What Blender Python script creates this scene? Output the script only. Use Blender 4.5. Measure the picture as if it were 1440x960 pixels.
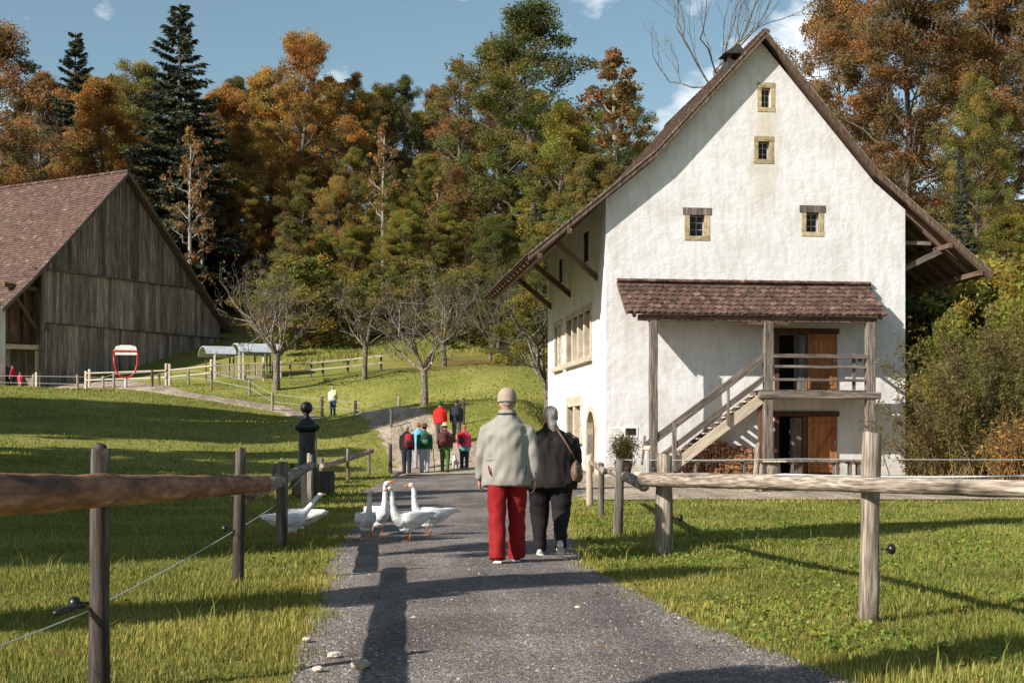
import bpy, bmesh, math, random
import numpy as np
from mathutils import Vector, Matrix, Euler, Quaternion

C = bpy.context.scene.collection
sc = bpy.context.scene
for o in list(bpy.data.objects):
    bpy.data.objects.remove(o)
rng = np.random.default_rng(7)
R = random.Random(11)

# ------------------------------------------------------------------ camera, sky, sun, exposure
CAMZ, F, CX, HY = 1.29, 2000.0, 720.0, 617.0
cam = bpy.data.cameras.new('camera')
cam.sensor_width = 36
cam.lens = 36 * F / 1440
cam.shift_y = (HY - 480) / 1440
cam.clip_start, cam.clip_end = .1, 3000
co = bpy.data.objects.new('camera', cam)
C.objects.link(co)
co.location = (0, 0, CAMZ)
co.rotation_euler = (math.pi / 2, 0, 0)
sc.camera = co

SUN = Vector((-1.569, -1.195, 1.2)).normalized()          # towards the sun
SUN_EL = math.asin(SUN.z)
SUN_ROT = math.atan2(SUN.x, SUN.y)
world = bpy.data.worlds.new('World')
sc.world = world
world.use_nodes = True
nt = world.node_tree
nt.nodes.clear()
wo = nt.nodes.new('ShaderNodeOutputWorld')
bg = nt.nodes.new('ShaderNodeBackground')
sky = nt.nodes.new('ShaderNodeTexSky')
sky.sky_type = 'NISHITA'
sky.sun_disc = False
sky.sun_elevation = SUN_EL
sky.sun_rotation = SUN_ROT
sky.air_density, sky.dust_density, sky.ozone_density = 1.0, .6, 1.0
bg.inputs[1].default_value = .098
hs = nt.nodes.new('ShaderNodeHueSaturation')
hs.inputs['Saturation'].default_value = .95
hs.inputs['Hue'].default_value = .478
hs.inputs['Value'].default_value = .80
nt.links.new(sky.outputs[0], hs.inputs['Color'])
# clouds: a few small wisps and heaps, at random over the whole sky
tc = nt.nodes.new('ShaderNodeTexCoord')
mp = nt.nodes.new('ShaderNodeMapping')
mp.inputs['Scale'].default_value = (1, 1, 1.6)
mp.inputs['Location'].default_value = (.37, 0.1, .21)
nz = nt.nodes.new('ShaderNodeTexNoise')
nz.inputs['Scale'].default_value = 9.0
nz.inputs['Detail'].default_value = 7
nz.inputs['Roughness'].default_value = .58
cr = nt.nodes.new('ShaderNodeValToRGB')
cr.color_ramp.elements[0].position = .57
cr.color_ramp.elements[1].position = .72
nt.links.new(tc.outputs['Generated'], mp.inputs[0])
nt.links.new(mp.outputs[0], nz.inputs['Vector'])
nt.links.new(nz.outputs['Fac'], cr.inputs[0])
mx = nt.nodes.new('ShaderNodeMix')
mx.data_type = 'RGBA'
mx.inputs[7].default_value = (8.0, 8.2, 8.5, 1)
nt.links.new(cr.outputs[0], mx.inputs[0])
nt.links.new(hs.outputs[0], mx.inputs[6])
nt.links.new(mx.outputs[2], bg.inputs[0])
nt.links.new(bg.outputs[0], wo.inputs[0])

sl = bpy.data.lights.new('sun', 'SUN')
sl.energy = 4.9
sl.angle = math.radians(.5)
sl.color = (1.0, .94, .86)
so = bpy.data.objects.new('sun', sl)
C.objects.link(so)
so.rotation_euler = SUN.to_track_quat('Z', 'Y').to_euler()
so.location = (-60, -60, 60)
sc.view_settings.view_transform = 'Standard'
sc.view_settings.look = 'None'
sc.view_settings.gamma = 1
sc.view_settings.use_curve_mapping = False
sc.view_settings.exposure = 0.6
sc.cycles.max_bounces = 6
sc.cycles.diffuse_bounces = 3
sc.cycles.transmission_bounces = 4
sc.cycles.transparent_max_bounces = 8
sc.cycles.use_denoising = True

# ------------------------------------------------------------------ helpers
def lin(r, g, b):
    f = lambda c: (c / 255 / 12.92) if c / 255 <= .04045 else ((c / 255 + .055) / 1.055) ** 2.4
    return (f(r), f(g), f(b), 1)

def tag(o, label=None, cat=None, group=None, kind=None):
    if label: o['label'] = label
    if cat: o['category'] = cat
    if group: o['group'] = group
    if kind: o['kind'] = kind
    return o

def empty(name, loc=(0, 0, 0), rz=0, label=None, cat=None, group=None):
    o = bpy.data.objects.new(name, None)
    C.objects.link(o)
    o.empty_display_size = .1
    o.location = loc
    o.rotation_euler = (0, 0, rz)
    return tag(o, label, cat, group)

def link(name, me, mat=None, parent=None, loc=None, rot=None, smooth=False):
    o = bpy.data.objects.new(name, me)
    C.objects.link(o)
    if mat is not None and not me.materials:
        me.materials.append(mat)
    if parent: o.parent = parent
    if loc is not None: o.location = loc
    if rot is not None: o.rotation_euler = rot
    if smooth:
        me.polygons.foreach_set('use_smooth', [True] * len(me.polygons))
    return o

def np_mesh(name, V, quads=None, tris=None, fcol=None):
    V = np.asarray(V, np.float32).reshape(-1, 3)
    me = bpy.data.meshes.new(name)
    me.vertices.add(len(V))
    me.vertices.foreach_set('co', V.ravel())
    li, st, tot = [], [], []
    n = 0
    for arr, k in ((quads, 4), (tris, 3)):
        if arr is None or len(arr) == 0: continue
        arr = np.asarray(arr, np.int32).reshape(-1, k)
        li.append(arr.ravel())
        st.append(n + np.arange(len(arr)) * k)
        tot.append(np.full(len(arr), k))
        n += arr.size
    li = np.concatenate(li).astype(np.int32); st = np.concatenate(st).astype(np.int32); tot = np.concatenate(tot).astype(np.int32)
    me.loops.add(len(li))
    me.loops.foreach_set('vertex_index', li)
    me.polygons.add(len(st))
    me.polygons.foreach_set('loop_start', st)
    me.polygons.foreach_set('loop_total', tot)
    me.update(calc_edges=True)
    if fcol is not None:
        a = me.attributes.new('tint', 'FLOAT_COLOR', 'FACE')
        fc = np.ones((len(st), 4), np.float32)
        fc[:, :3] = fcol
        a.data.foreach_set('color', fc.ravel())
    return me

class MB:
    """collects simple solids into one mesh"""
    def __init__(s): s.v, s.f, s.c, s.cur = [], [], [], (1, 1, 1)
    def add(s, V, Fs):
        n = len(s.v)
        s.v += [tuple(p) for p in V]
        s.f += [tuple(i + n for i in f) for f in Fs]
        s.c += [s.cur] * len(Fs)
    def box(s, c, d, M=None, taper=0):
        x, y, z = (k / 2 for k in d)
        V = [Vector((sx * x * (1 - taper * (sz > 0)), sy * y * (1 - taper * (sz > 0)), sz * z)) for sz in (-1, 1) for sx, sy in ((-1, -1), (1, -1), (1, 1), (-1, 1))]
        if M is not None: V = [M @ p for p in V]
        V = [p + Vector(c) for p in V]
        s.add(V, [(3, 2, 1, 0), (4, 5, 6, 7), (0, 1, 5, 4), (1, 2, 6, 5), (2, 3, 7, 6), (3, 0, 4, 7)])
        return s
    def bar(s, p0, p1, w, h, up=(0, 0, 1)):
        p0, p1 = Vector(p0), Vector(p1)
        t = (p1 - p0).normalized()
        u = Vector(up)
        a = t.cross(u)
        if a.length < 1e-4: a = t.cross(Vector((0, 1, 0)))
        a.normalize(); b = a.cross(t)
        V = [p + a * sx * w / 2 + b * sy * h / 2 for p in (p0, p1) for sx, sy in ((-1, -1), (1, -1), (1, 1), (-1, 1))]
        s.add(V, [(0, 1, 2, 3), (7, 6, 5, 4), (4, 5, 1, 0), (5, 6, 2, 1), (6, 7, 3, 2), (7, 4, 0, 3)])
        return s
    def tube(s, pts, rad, n=8, side=(1, 0, 0), cap=True):
        pts = [Vector(p) for p in pts]
        rs = [(r, r) if not isinstance(r, (tuple, list)) else r for r in (rad if isinstance(rad, (list, tuple)) else [rad] * len(pts))]
        V, Fs = [], []
        for i, p in enumerate(pts):
            t = (pts[min(i + 1, len(pts) - 1)] - pts[max(i - 1, 0)]).normalized()
            sd = Vector(side)
            if abs(t.dot(sd)) > .93: sd = Vector((0, 1, 0)) if abs(t.y) < .9 else Vector((0, 0, 1))
            a = (sd - t * t.dot(sd)).normalized()
            b = t.cross(a)
            for k in range(n):
                q = 2 * math.pi * k / n
                V.append(p + a * rs[i][0] * math.cos(q) + b * rs[i][1] * math.sin(q))
        for i in range(len(pts) - 1):
            for k in range(n):
                k2 = (k + 1) % n
                Fs.append((i * n + k, i * n + k2, (i + 1) * n + k2, (i + 1) * n + k))
        if cap:
            Fs.append(tuple(range(n - 1, -1, -1)))
            Fs.append(tuple((len(pts) - 1) * n + k for k in range(n)))
        s.add(V, Fs)
        return s
    def ball(s, c, r, seg=12, rings=8, M=None):
        r = (r, r, r) if not isinstance(r, (tuple, list)) else r
        V, Fs = [], []
        for i in range(rings + 1):
            th = math.pi * i / rings
            for k in range(seg):
                ph = 2 * math.pi * k / seg
                p = Vector((r[0] * math.sin(th) * math.cos(ph), r[1] * math.sin(th) * math.sin(ph), -r[2] * math.cos(th)))
                if M is not None: p = M @ p
                V.append(p + Vector(c))
        for i in range(rings):
            for k in range(seg):
                k2 = (k + 1) % seg
                Fs.append((i * seg + k, i * seg + k2, (i + 1) * seg + k2, (i + 1) * seg + k))
        s.add(V, Fs)
        return s
    def prism(s, poly, d0, d1, axis='y'):
        """poly of (a, z) extruded along local y (or x) from d0 to d1"""
        n = len(poly)
        mk = (lambda a, z, d: (a, d, z)) if axis == 'y' else (lambda a, z, d: (d, a, z))
        V = [mk(a, z, d0) for a, z in poly] + [mk(a, z, d1) for a, z in poly]
        Fs = [tuple(range(n)), tuple(range(2 * n - 1, n - 1, -1))] + [(i, i + n, (i + 1) % n + n, (i + 1) % n) for i in range(n)]
        s.add(V, Fs)
        return s
    def mesh(s, name, tint=False, clean=False):
        me = bpy.data.meshes.new(name)
        me.from_pydata(s.v, [], s.f)
        if tint:
            a = me.attributes.new('tint', 'FLOAT_COLOR', 'FACE')
            a.data.foreach_set('color', np.array([(*c, 1) for c in s.c], np.float32).ravel())
        bm = bmesh.new(); bm.from_mesh(me)
        if clean: bmesh.ops.remove_doubles(bm, verts=bm.verts, dist=1e-5)
        bmesh.ops.recalc_face_normals(bm, faces=bm.faces)
        bm.to_mesh(me); bm.free()
        return me
    def build(s, name, mat, parent=None, tint=False, smooth=False, loc=None, rot=None, clean=False):
        return link(name, s.mesh(name, tint, clean), mat, parent, loc, rot, smooth)

def bevel(o, w, seg=1):
    m = o.modifiers.new('bevel', 'BEVEL'); m.width = w; m.segments = seg; m.limit_method = 'ANGLE'
    return o

def bake(o):
    dg = bpy.context.evaluated_depsgraph_get()
    dg.update()
    me = bpy.data.meshes.new_from_object(o.evaluated_get(dg))
    o.modifiers.clear()
    o.data = me
    return o

def fuse(o, voxel, smooth=4, wrinkle=0, seed=0, wscale=8, stretch=(1, 1, 1)):
    """union of the closed pieces of one body or garment into one continuous skin"""
    m = o.modifiers.new('r', 'REMESH'); m.mode = 'VOXEL'; m.voxel_size = voxel
    if smooth:
        q = o.modifiers.new('s', 'SMOOTH'); q.factor = .5; q.iterations = smooth
    bake(o)
    me = o.data
    if wrinkle:
        n = len(me.vertices)
        co_ = np.empty(n * 3, np.float32); me.vertices.foreach_get('co', co_); co_ = co_.reshape(-1, 3)
        no = np.empty(n * 3, np.float32); me.vertices.foreach_get('normal', no); no = no.reshape(-1, 3)
        r = np.random.default_rng(seed)
        d = np.zeros(n)
        for k in range(9):
            w = r.normal(size=3) * wscale * np.array(stretch) * (1 + .25 * k)
            d += np.sin(co_ @ w + r.uniform(0, 6.3) + 1.5 * np.sin(co_ @ (r.normal(size=3) * wscale * .6))) / (1 + .25 * k)
        co_ += no * (d / 3.0 * wrinkle)[:, None]
        me.vertices.foreach_set('co', co_.ravel())
    me.polygons.foreach_set('use_smooth', [True] * len(me.polygons))
    me.update()
    return o

def align(p0, p1, twist=0):
    p0, p1 = Vector(p0), Vector(p1)
    q = (p1 - p0).to_track_quat('Z', 'Y')
    return p0, (q.to_matrix() @ Matrix.Rotation(twist, 3, 'Z')).to_euler(), (p1 - p0).length

def log(name, p0, p1, r0, r1, mat, parent=None, n=10, rough=.06, bend=.0, seed=None, segs=None, flat=False):
    """round timber modelled along its own Z axis"""
    loc, rot, L = align(p0, p1)
    rr = random.Random(seed if seed is not None else R.random())
    k = segs or max(3, int(L / .16))
    V, Fs = [], []
    ph = [rr.uniform(0, 6.28) for _ in range(6)]
    for i in range(k + 1):
        t = i / k
        r = r0 + (r1 - r0) * t
        ox = bend * math.sin(t * 3.1 + ph[0]) + .25 * bend * math.sin(t * 9 + ph[1])
        oy = bend * .7 * math.sin(t * 2.6 + ph[2])
        for j in range(n):
            a = 2 * math.pi * j / n
            q = r * (1 + rough * (math.sin(2 * a + ph[3] + t * 2) * .8 + .6 * math.sin(3 * a + ph[4] + t * L * 4) + .5 * math.sin(t * L * 7 + ph[5]) + rr.uniform(-.35, .35)))
            if flat and i in (0, k): q *= .93
            V.append((ox + q * math.cos(a), oy + q * math.sin(a), t * L + (rr.uniform(-.022, .022) + .02 * math.sin(a + ph[0]) if i in (0, k) else 0)))
    for i in range(k):
        for j in range(n):
            Fs.append((i * n + j, i * n + (j + 1) % n, (i + 1) * n + (j + 1) % n, (i + 1) * n + j))
    V += [(0, 0, .0), (0, 0, L + rr.uniform(0, .02))]
    for j in range(n):
        Fs.append(((j + 1) % n, j, len(V) - 2))
        Fs.append((k * n + j, k * n + (j + 1) % n, len(V) - 1))
    me = bpy.data.meshes.new(name); me.from_pydata(V, [], Fs)
    return link(name, me, mat, parent, loc, rot, smooth=True)

def beam(name, p0, p1, w, h, mat, parent=None, twist=0, bev=.008, wob=.0):
    """squared timber modelled along its own Z axis; w across, h the other way"""
    loc, rot, L = align(p0, p1, twist)
    m = MB()
    k = max(1, int(L / .5)) if wob else 1
    V, Fs = [], []
    for i in range(k + 1):
        ox, oy = R.uniform(-wob, wob), R.uniform(-wob, wob)
        for sx, sy in ((-1, -1), (1, -1), (1, 1), (-1, 1)):
            V.append((sx * w / 2 + ox, sy * h / 2 + oy, L * i / k))
    for i in range(k):
        for j in range(4):
            Fs.append((i * 4 + j, i * 4 + (j + 1) % 4, i * 4 + 4 + (j + 1) % 4, i * 4 + 4 + j))
    Fs += [(3, 2, 1, 0), tuple(k * 4 + j for j in range(4))]
    m.add(V, Fs)
    o = m.build(name, mat, parent, loc=loc, rot=rot)
    if bev: bevel(o, min(bev, w * .3, h * .3))
    return o

# ------------------------------------------------------------------ materials
def N(t, ty, **kw):
    n = t.nodes.new(ty)
    for k, v in kw.items(): setattr(n, k, v)
    return n

def M(name, cols, scale=(4, 4, 4), detail=6, rough=.8, bump=.3, bscale=None, bdist=.01, objrand=.15, tint=False, coord='Object',
      spec=.3, fine=None, fineamt=.25, trans=0, distort=0.0, pos=(.3, .7)):
    m = bpy.data.materials.new(name)
    m.use_nodes = True
    t = m.node_tree
    bsdf = t.nodes['Principled BSDF']
    L = t.links.new
    tc = N(t, 'ShaderNodeTexCoord')
    oi = N(t, 'ShaderNodeObjectInfo')
    mp = N(t, 'ShaderNodeMapping'); mp.inputs['Scale'].default_value = scale
    va = N(t, 'ShaderNodeVectorMath', operation='MULTIPLY_ADD')
    cmb = N(t, 'ShaderNodeCombineXYZ')
    L(oi.outputs['Random'], cmb.inputs[0]); L(oi.outputs['Random'], cmb.inputs[2])
    va.inputs[1].default_value = (37, 0, 23)
    L(cmb.outputs[0], va.inputs[0])
    L(tc.outputs[coord], va.inputs[2])
    if coord == 'Object': L(va.outputs[0], mp.inputs[0])
    else: L(tc.outputs[coord], mp.inputs[0])
    nz = N(t, 'ShaderNodeTexNoise'); nz.inputs['Scale'].default_value = 1; nz.inputs['Detail'].default_value = detail; nz.inputs['Roughness'].default_value = .6
    nz.inputs['Distortion'].default_value = distort
    L(mp.outputs[0], nz.inputs['Vector'])
    cr = N(t, 'ShaderNodeValToRGB')
    el = cr.color_ramp.elements
    while len(el) < len(cols): el.new(.5)
    for i, c in enumerate(cols):
        el[i].position = pos[0] + (pos[1] - pos[0]) * i / max(1, len(cols) - 1)
        el[i].color = (*c[:3], 1)
    L(nz.outputs['Fac'], cr.inputs[0])
    out = cr.outputs[0]
    if fine:
        n2 = N(t, 'ShaderNodeTexNoise'); n2.inputs['Scale'].default_value = fine; n2.inputs['Detail'].default_value = 4
        L(mp.outputs[0], n2.inputs['Vector'])
        mr = N(t, 'ShaderNodeMapRange'); mr.inputs[1].default_value = .3; mr.inputs[2].default_value = .7; mr.inputs[3].default_value = 1 - fineamt; mr.inputs[4].default_value = 1 + fineamt
        L(n2.outputs['Fac'], mr.inputs[0])
        mm = N(t, 'ShaderNodeVectorMath', operation='SCALE'); L(out, mm.inputs[0]); L(mr.outputs[0], mm.inputs['Scale']); out = mm.outputs[0]
    if objrand:
        mr = N(t, 'ShaderNodeMapRange'); mr.inputs[3].default_value = 1 - objrand; mr.inputs[4].default_value = 1 + objrand
        L(oi.outputs['Random'], mr.inputs[0])
        mm = N(t, 'ShaderNodeVectorMath', operation='SCALE'); L(out, mm.inputs[0]); L(mr.outputs[0], mm.inputs['Scale']); out = mm.outputs[0]
    if tint:
        at = N(t, 'ShaderNodeAttribute'); at.attribute_name = 'tint'
        mm = N(t, 'ShaderNodeVectorMath', operation='MULTIPLY'); L(out, mm.inputs[0]); L(at.outputs['Color'], mm.inputs[1]); out = mm.outputs[0]
    L(out, bsdf.inputs['Base Color'])
    bsdf.inputs['Roughness'].default_value = rough
    bsdf.inputs['Specular IOR Level'].default_value = spec
    if bump:
        bn = N(t, 'ShaderNodeBump'); bn.inputs['Strength'].default_value = bump; bn.inputs['Distance'].default_value = bdist
        n3 = N(t, 'ShaderNodeTexNoise'); n3.inputs['Scale'].default_value = bscale or 3; n3.inputs['Detail'].default_value = 5
        L(mp.outputs[0], n3.inputs['Vector'])
        L(n3.outputs['Fac'], bn.inputs['Height']); L(bn.outputs[0], bsdf.inputs['Normal'])
    if trans:
        tr = N(t, 'ShaderNodeBsdfTranslucent'); L(out, tr.inputs[0])
        ms = N(t, 'ShaderNodeMixShader'); ms.inputs[0].default_value = trans
        L(bsdf.outputs[0], ms.inputs[1]); L(tr.outputs[0], ms.inputs[2])
        L(ms.outputs[0], t.nodes['Material Output'].inputs[0])
    return m

W = lambda c, k: tuple(x * k for x in c[:3])
MAT = {}
MAT['wood_grey'] = M('weathered_grey_wood', [(.05, .04, .032), (.14, .114, .094), (.275, .232, .195)], (14, 14, 1.1), rough=.85, bump=.6, bscale=2, bdist=.012, objrand=.22, fine=4)
MAT['wood_log'] = M('peeled_log_wood', [(.055, .042, .033), (.19, .15, .115), (.31, .255, .20), (.46, .40, .33)], (15, 15, 1.1), rough=.85, bump=1.0, bscale=2, bdist=.016, objrand=.15, fine=4, fineamt=.45, pos=(.28, .72))
MAT['wood_log_red'] = M('reddish_bark_log', [(.05, .024, .016), (.18, .075, .04), (.27, .125, .068), (.42, .27, .18)], (10, 10, 1.4), rough=.78, bump=1.0, bscale=2.4, bdist=.016, objrand=.1, fine=3, fineamt=.45, pos=(.28, .72))
MAT['wood_post_dark'] = M('dark_post_wood', [(.022, .017, .014), (.06, .047, .04), (.15, .125, .108)], (16, 16, 1.2), rough=.85, bump=.7, bscale=2, objrand=.2, fine=4)  # post wood of a darker tone
MAT['wood_pale'] = M('pale_split_wood', [(.30, .24, .17), (.48, .40, .30), (.62, .55, .44)], (14, 14, 1.2), rough=.8, bump=.4, bscale=2, objrand=.15)
MAT['wood_brown'] = M('brown_roof_timber', [(.045, .028, .02), (.12, .075, .05), (.21, .145, .105)], (12, 12, 1.0), rough=.8, bump=.4, bscale=2, objrand=.2)
MAT['barn_plank'] = M('barn_plank_wood', [(.075, .054, .044), (.18, .138, .115), (.34, .28, .245)], (7, 7, .55), rough=.9, bump=.5, bscale=3, objrand=.45, fine=5, fineamt=.3)
MAT['barn_plank_pale'] = M('barn_plank_silver', [(.13, .092, .075), (.29, .225, .19), (.50, .42, .37)], (7, 7, .5), rough=.9, bump=.5, bscale=3, objrand=.42, fine=5, fineamt=.3)
MAT['barn_plank_warm'] = M('barn_plank_brown', [(.07, .04, .02), (.17, .10, .055), (.30, .19, .11)], (7, 7, .6), rough=.9, bump=.4, bscale=3, objrand=.25, fine=5)
MAT['door'] = M('orange_brown_door', [(.20, .07, .024), (.34, .13, .045), (.44, .19, .075)], (9, 9, .8), rough=.55, bump=.3, bscale=3, objrand=.1)
MAT['door_dark'] = M('dark_brown_frame', [(.05, .022, .012), (.10, .045, .024), (.14, .07, .04)], (9, 9, .8), rough=.7, bump=.3, objrand=.15)
MAT['stone'] = M('yellow_sandstone', [(.24, .17, .085), (.40, .31, .18), (.52, .44, .30)], (5, 5, 5), rough=.9, bump=.6, bscale=4, bdist=.02, objrand=.18, fine=6)
MAT['stone_pale'] = M('pale_limestone', [(.36, .29, .21), (.50, .43, .33), (.61, .55, .45)], (4, 4, 4), rough=.9, bump=.4, bscale=4, objrand=.1, fine=6)
MAT['tile'] = M('old_clay_tile', [(.04, .023, .018), (.10, .056, .042), (.21, .135, .105)], (5, 5, 5), rough=.85, bump=.5, bscale=5, objrand=.38, fine=6, fineamt=.35)
MAT['tile_t'] = M('old_clay_tile_course', [(.075, .05, .04), (.132, .09, .071), (.20, .146, .12)], (3, 3, 3), rough=.85, bump=.4, bscale=5, objrand=0, tint=True, fine=6, fineamt=.3)
MAT['metal_black'] = M('black_iron', [(.010, .010, .011), (.022, .022, .024)], (6, 6, 6), rough=.42, bump=.15, spec=.5, objrand=.1)
MAT['plastic_black'] = M('black_plastic', [(.008, .008, .008), (.016, .016, .016)], rough=.35, bump=0, spec=.5)
MAT['zinc'] = M('zinc_sheet', [(.33, .36, .38), (.50, .53, .56)], (2, 2, 2), rough=.5, bump=.1, spec=.5, objrand=.1)
MAT['red_paint'] = M('red_enamel', [(.42, .012, .012), (.52, .02, .018)], rough=.4, bump=0, spec=.5)
MAT['white_paint'] = M('white_enamel', [(.66, .65, .6), (.78, .76, .72)], rough=.5, bump=0)
MAT['sash'] = M('window_sash_paint', [(.30, .28, .25), (.42, .40, .36)], (6, 6, 6), rough=.7, bump=.2)
MAT['rope'] = M('white_rope', [(.55, .58, .60), (.75, .77, .78)], (40, 40, 40), rough=.8, bump=.3)
MAT['wire'] = M('steel_wire', [(.35, .36, .37), (.5, .5, .52)], (40, 40, 40), rough=.4, bump=0, spec=.6)
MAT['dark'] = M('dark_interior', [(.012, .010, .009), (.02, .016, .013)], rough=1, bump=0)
MAT['soot'] = M('sooty_masonry', [(.02, .018, .016), (.07, .06, .05)], (5, 5, 5), rough=.95, bump=.5)
g = bpy.data.materials.new('window_glass'); g.use_nodes = True
gb = g.node_tree.nodes['Principled BSDF']; gb.inputs['Base Color'].default_value = (.012, .012, .012, 1); gb.inputs['Roughness'].default_value = .25; gb.inputs['Specular IOR Level'].default_value = .25
MAT['glass'] = g

# white lime plaster: uneven trowel relief, a few drips below the window stones, grey damp foot
def plaster():
    m = bpy.data.materials.new('lime_plaster'); m.use_nodes = True
    t = m.node_tree; L = t.links.new; b = t.nodes['Principled BSDF']
    tc = N(t, 'ShaderNodeTexCoord')
    def noise(s, d=5, sc_=(1, 1, 1), r=.55):
        mp = N(t, 'ShaderNodeMapping'); mp.inputs['Scale'].default_value = sc_
        L(tc.outputs['Object'], mp.inputs[0])
        n = N(t, 'ShaderNodeTexNoise'); n.inputs['Scale'].default_value = s; n.inputs['Detail'].default_value = d; n.inputs['Roughness'].default_value = r
        L(mp.outputs[0], n.inputs['Vector']); return n
    n1 = noise(.8, 6); n2 = noise(5, 5, (1, 1, .25))
    cr = N(t, 'ShaderNodeValToRGB'); e = cr.color_ramp.elements
    e[0].position = .3; e[0].color = (.61, .59, .57, 1); e[1].position = .55; e[1].color = (.715, .71, .71, 1)
    L(n1.outputs[0], cr.inputs[0])
    c2 = N(t, 'ShaderNodeValToRGB'); e = c2.color_ramp.elements
    e[0].position = .3; e[0].color = (.86, .83, .78, 1); e[1].position = .55; e[1].color = (1, 1, 1, 1)
    L(n2.outputs[0], c2.inputs[0])
    mm = N(t, 'ShaderNodeVectorMath', operation='MULTIPLY'); L(cr.outputs[0], mm.inputs[0]); L(c2.outputs[0], mm.inputs[1])
    # damp, mossy foot of the wall
    sx = N(t, 'ShaderNodeSeparateXYZ'); L(tc.outputs['Object'], sx.inputs[0])
    n4 = noise(1.6, 5)
    ad = N(t, 'ShaderNodeMath', operation='MULTIPLY_ADD'); ad.inputs[1].default_value = 1.6; L(n4.outputs[0], ad.inputs[0])
    mr = N(t, 'ShaderNodeMapRange'); mr.inputs[1].default_value = .0; mr.inputs[2].default_value = 1.6; mr.inputs[3].default_value = -.2; mr.inputs[4].default_value = -1.6
    L(sx.outputs['Z'], mr.inputs[0]); L(mr.outputs[0], ad.inputs[2])
    cl = N(t, 'ShaderNodeClamp'); L(ad.outputs[0], cl.inputs[0])
    mx = N(t, 'ShaderNodeMix'); mx.data_type = 'RGBA'; mx.inputs[7].default_value = (.36, .33, .28, 1)
    L(cl.outputs[0], mx.inputs[0]); L(mm.outputs[0], mx.inputs[6])
    # ochre run-off below the stacked gable windows
    def mth(op, a_, b_=None):
        q = N(t, 'ShaderNodeMath', operation=op)
        for i_, v_ in enumerate((a_, b_)):
            if v_ is None: continue
            if isinstance(v_, (int, float)): q.inputs[i_].default_value = v_
            else: L(v_, q.inputs[i_])
        return q.outputs[0]
    n6 = noise(3.5, 5, (1, 1, .18), .6)
    dx = mth('DIVIDE', mth('ABSOLUTE', mth('SUBTRACT', sx.outputs['X'], 5.6)), .75)
    side_ = mth('MAXIMUM', mth('SUBTRACT', 1.0, dx), 0.0)
    zr = N(t, 'ShaderNodeMapRange'); zr.inputs[1].default_value = 8.6; zr.inputs[2].default_value = 11.2; L(sx.outputs['Z'], zr.inputs[0])
    zt_ = N(t, 'ShaderNodeMapRange'); zt_.inputs[1].default_value = 13.6; zt_.inputs[2].default_value = 12.4; L(sx.outputs['Z'], zt_.inputs[0])
    st_ = mth('MULTIPLY', mth('MULTIPLY', side_, mth('MULTIPLY', zr.outputs[0], zt_.outputs[0])), mth('MULTIPLY', n6.outputs[0], 1.1))
    mx2 = N(t, 'ShaderNodeMix'); mx2.data_type = 'RGBA'; mx2.inputs[7].default_value = (.50, .42, .28, 1)
    L(st_, mx2.inputs[0]); L(mx.outputs[2], mx2.inputs[6])
    L(mx2.outputs[2], b.inputs['Base Color'])
    b.inputs['Roughness'].default_value = .95; b.inputs['Specular IOR Level'].default_value = .15
    h1 = noise(3.4, 5, (1, 1, 1.3), .55); h2 = noise(20, 5, (1, 1, 1.2), .62)
    sh = N(t, 'ShaderNodeMapRange'); sh.inputs[1].default_value = .38; sh.inputs[2].default_value = .62; L(h1.outputs[0], sh.inputs[0])
    hh = N(t, 'ShaderNodeMath', operation='MULTIPLY_ADD'); hh.inputs[1].default_value = .9
    L(h2.outputs[0], hh.inputs[0]); L(sh.outputs[0], hh.inputs[2])
    bn = N(t, 'ShaderNodeBump'); bn.inputs['Strength'].default_value = .30; bn.inputs['Distance'].default_value = .025
    L(hh.outputs[0], bn.inputs['Height']); L(bn.outputs[0], b.inputs['Normal'])
    return m
MAT['plaster'] = plaster()

# ------------------------------------------------------------------ terrain
def wx(px, Y): return (px - CX) / F * Y
def wz(py, Y): return CAMZ + (HY - py) / F * Y
CP = [(-10, 0, 0), (0, 0, 0), (10, 0, 0), (-8, 18, 0), (0, 18, 0), (8, 18, 0), (16, 20, .2), (0, 36, 0), (10, 36, .1), (20, 36, .6), (8, 50, .1), (16, 52, .4), (0, 48, 0),
      (-20, 0, .1), (-24, 20, .5), (-15, 30, .3), (-16, 45, .8), (-40, 0, .5), (-40, 30, 2.0),
      (-4.6, 34, 0), (-10, 38, .2)]
for px, py, Y in [(467, 583, 83), (500, 590, 70), (550, 605, 60), (619, 632, 56), (640, 648, 52), (600, 668, 50.6), (597, 565, 64), (700, 560, 66), (700, 520, 85), (700, 492, 105),
                  (512, 530, 88), (388, 545, 86), (230, 541, 88), (177, 553, 90), (20, 533, 104), (0, 541, 80), (100, 548, 81), (240, 562, 78), (380, 573, 82), (300, 605, 62),
                  (150, 600, 58), (0, 600, 55), (330, 537, 92), (450, 532, 92), (300, 500, 108), (450, 492, 108), (600, 470, 112), (150, 536, 100), (560, 585, 72)]:
    CP.append((wx(px, Y), Y, wz(py, Y)))
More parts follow.
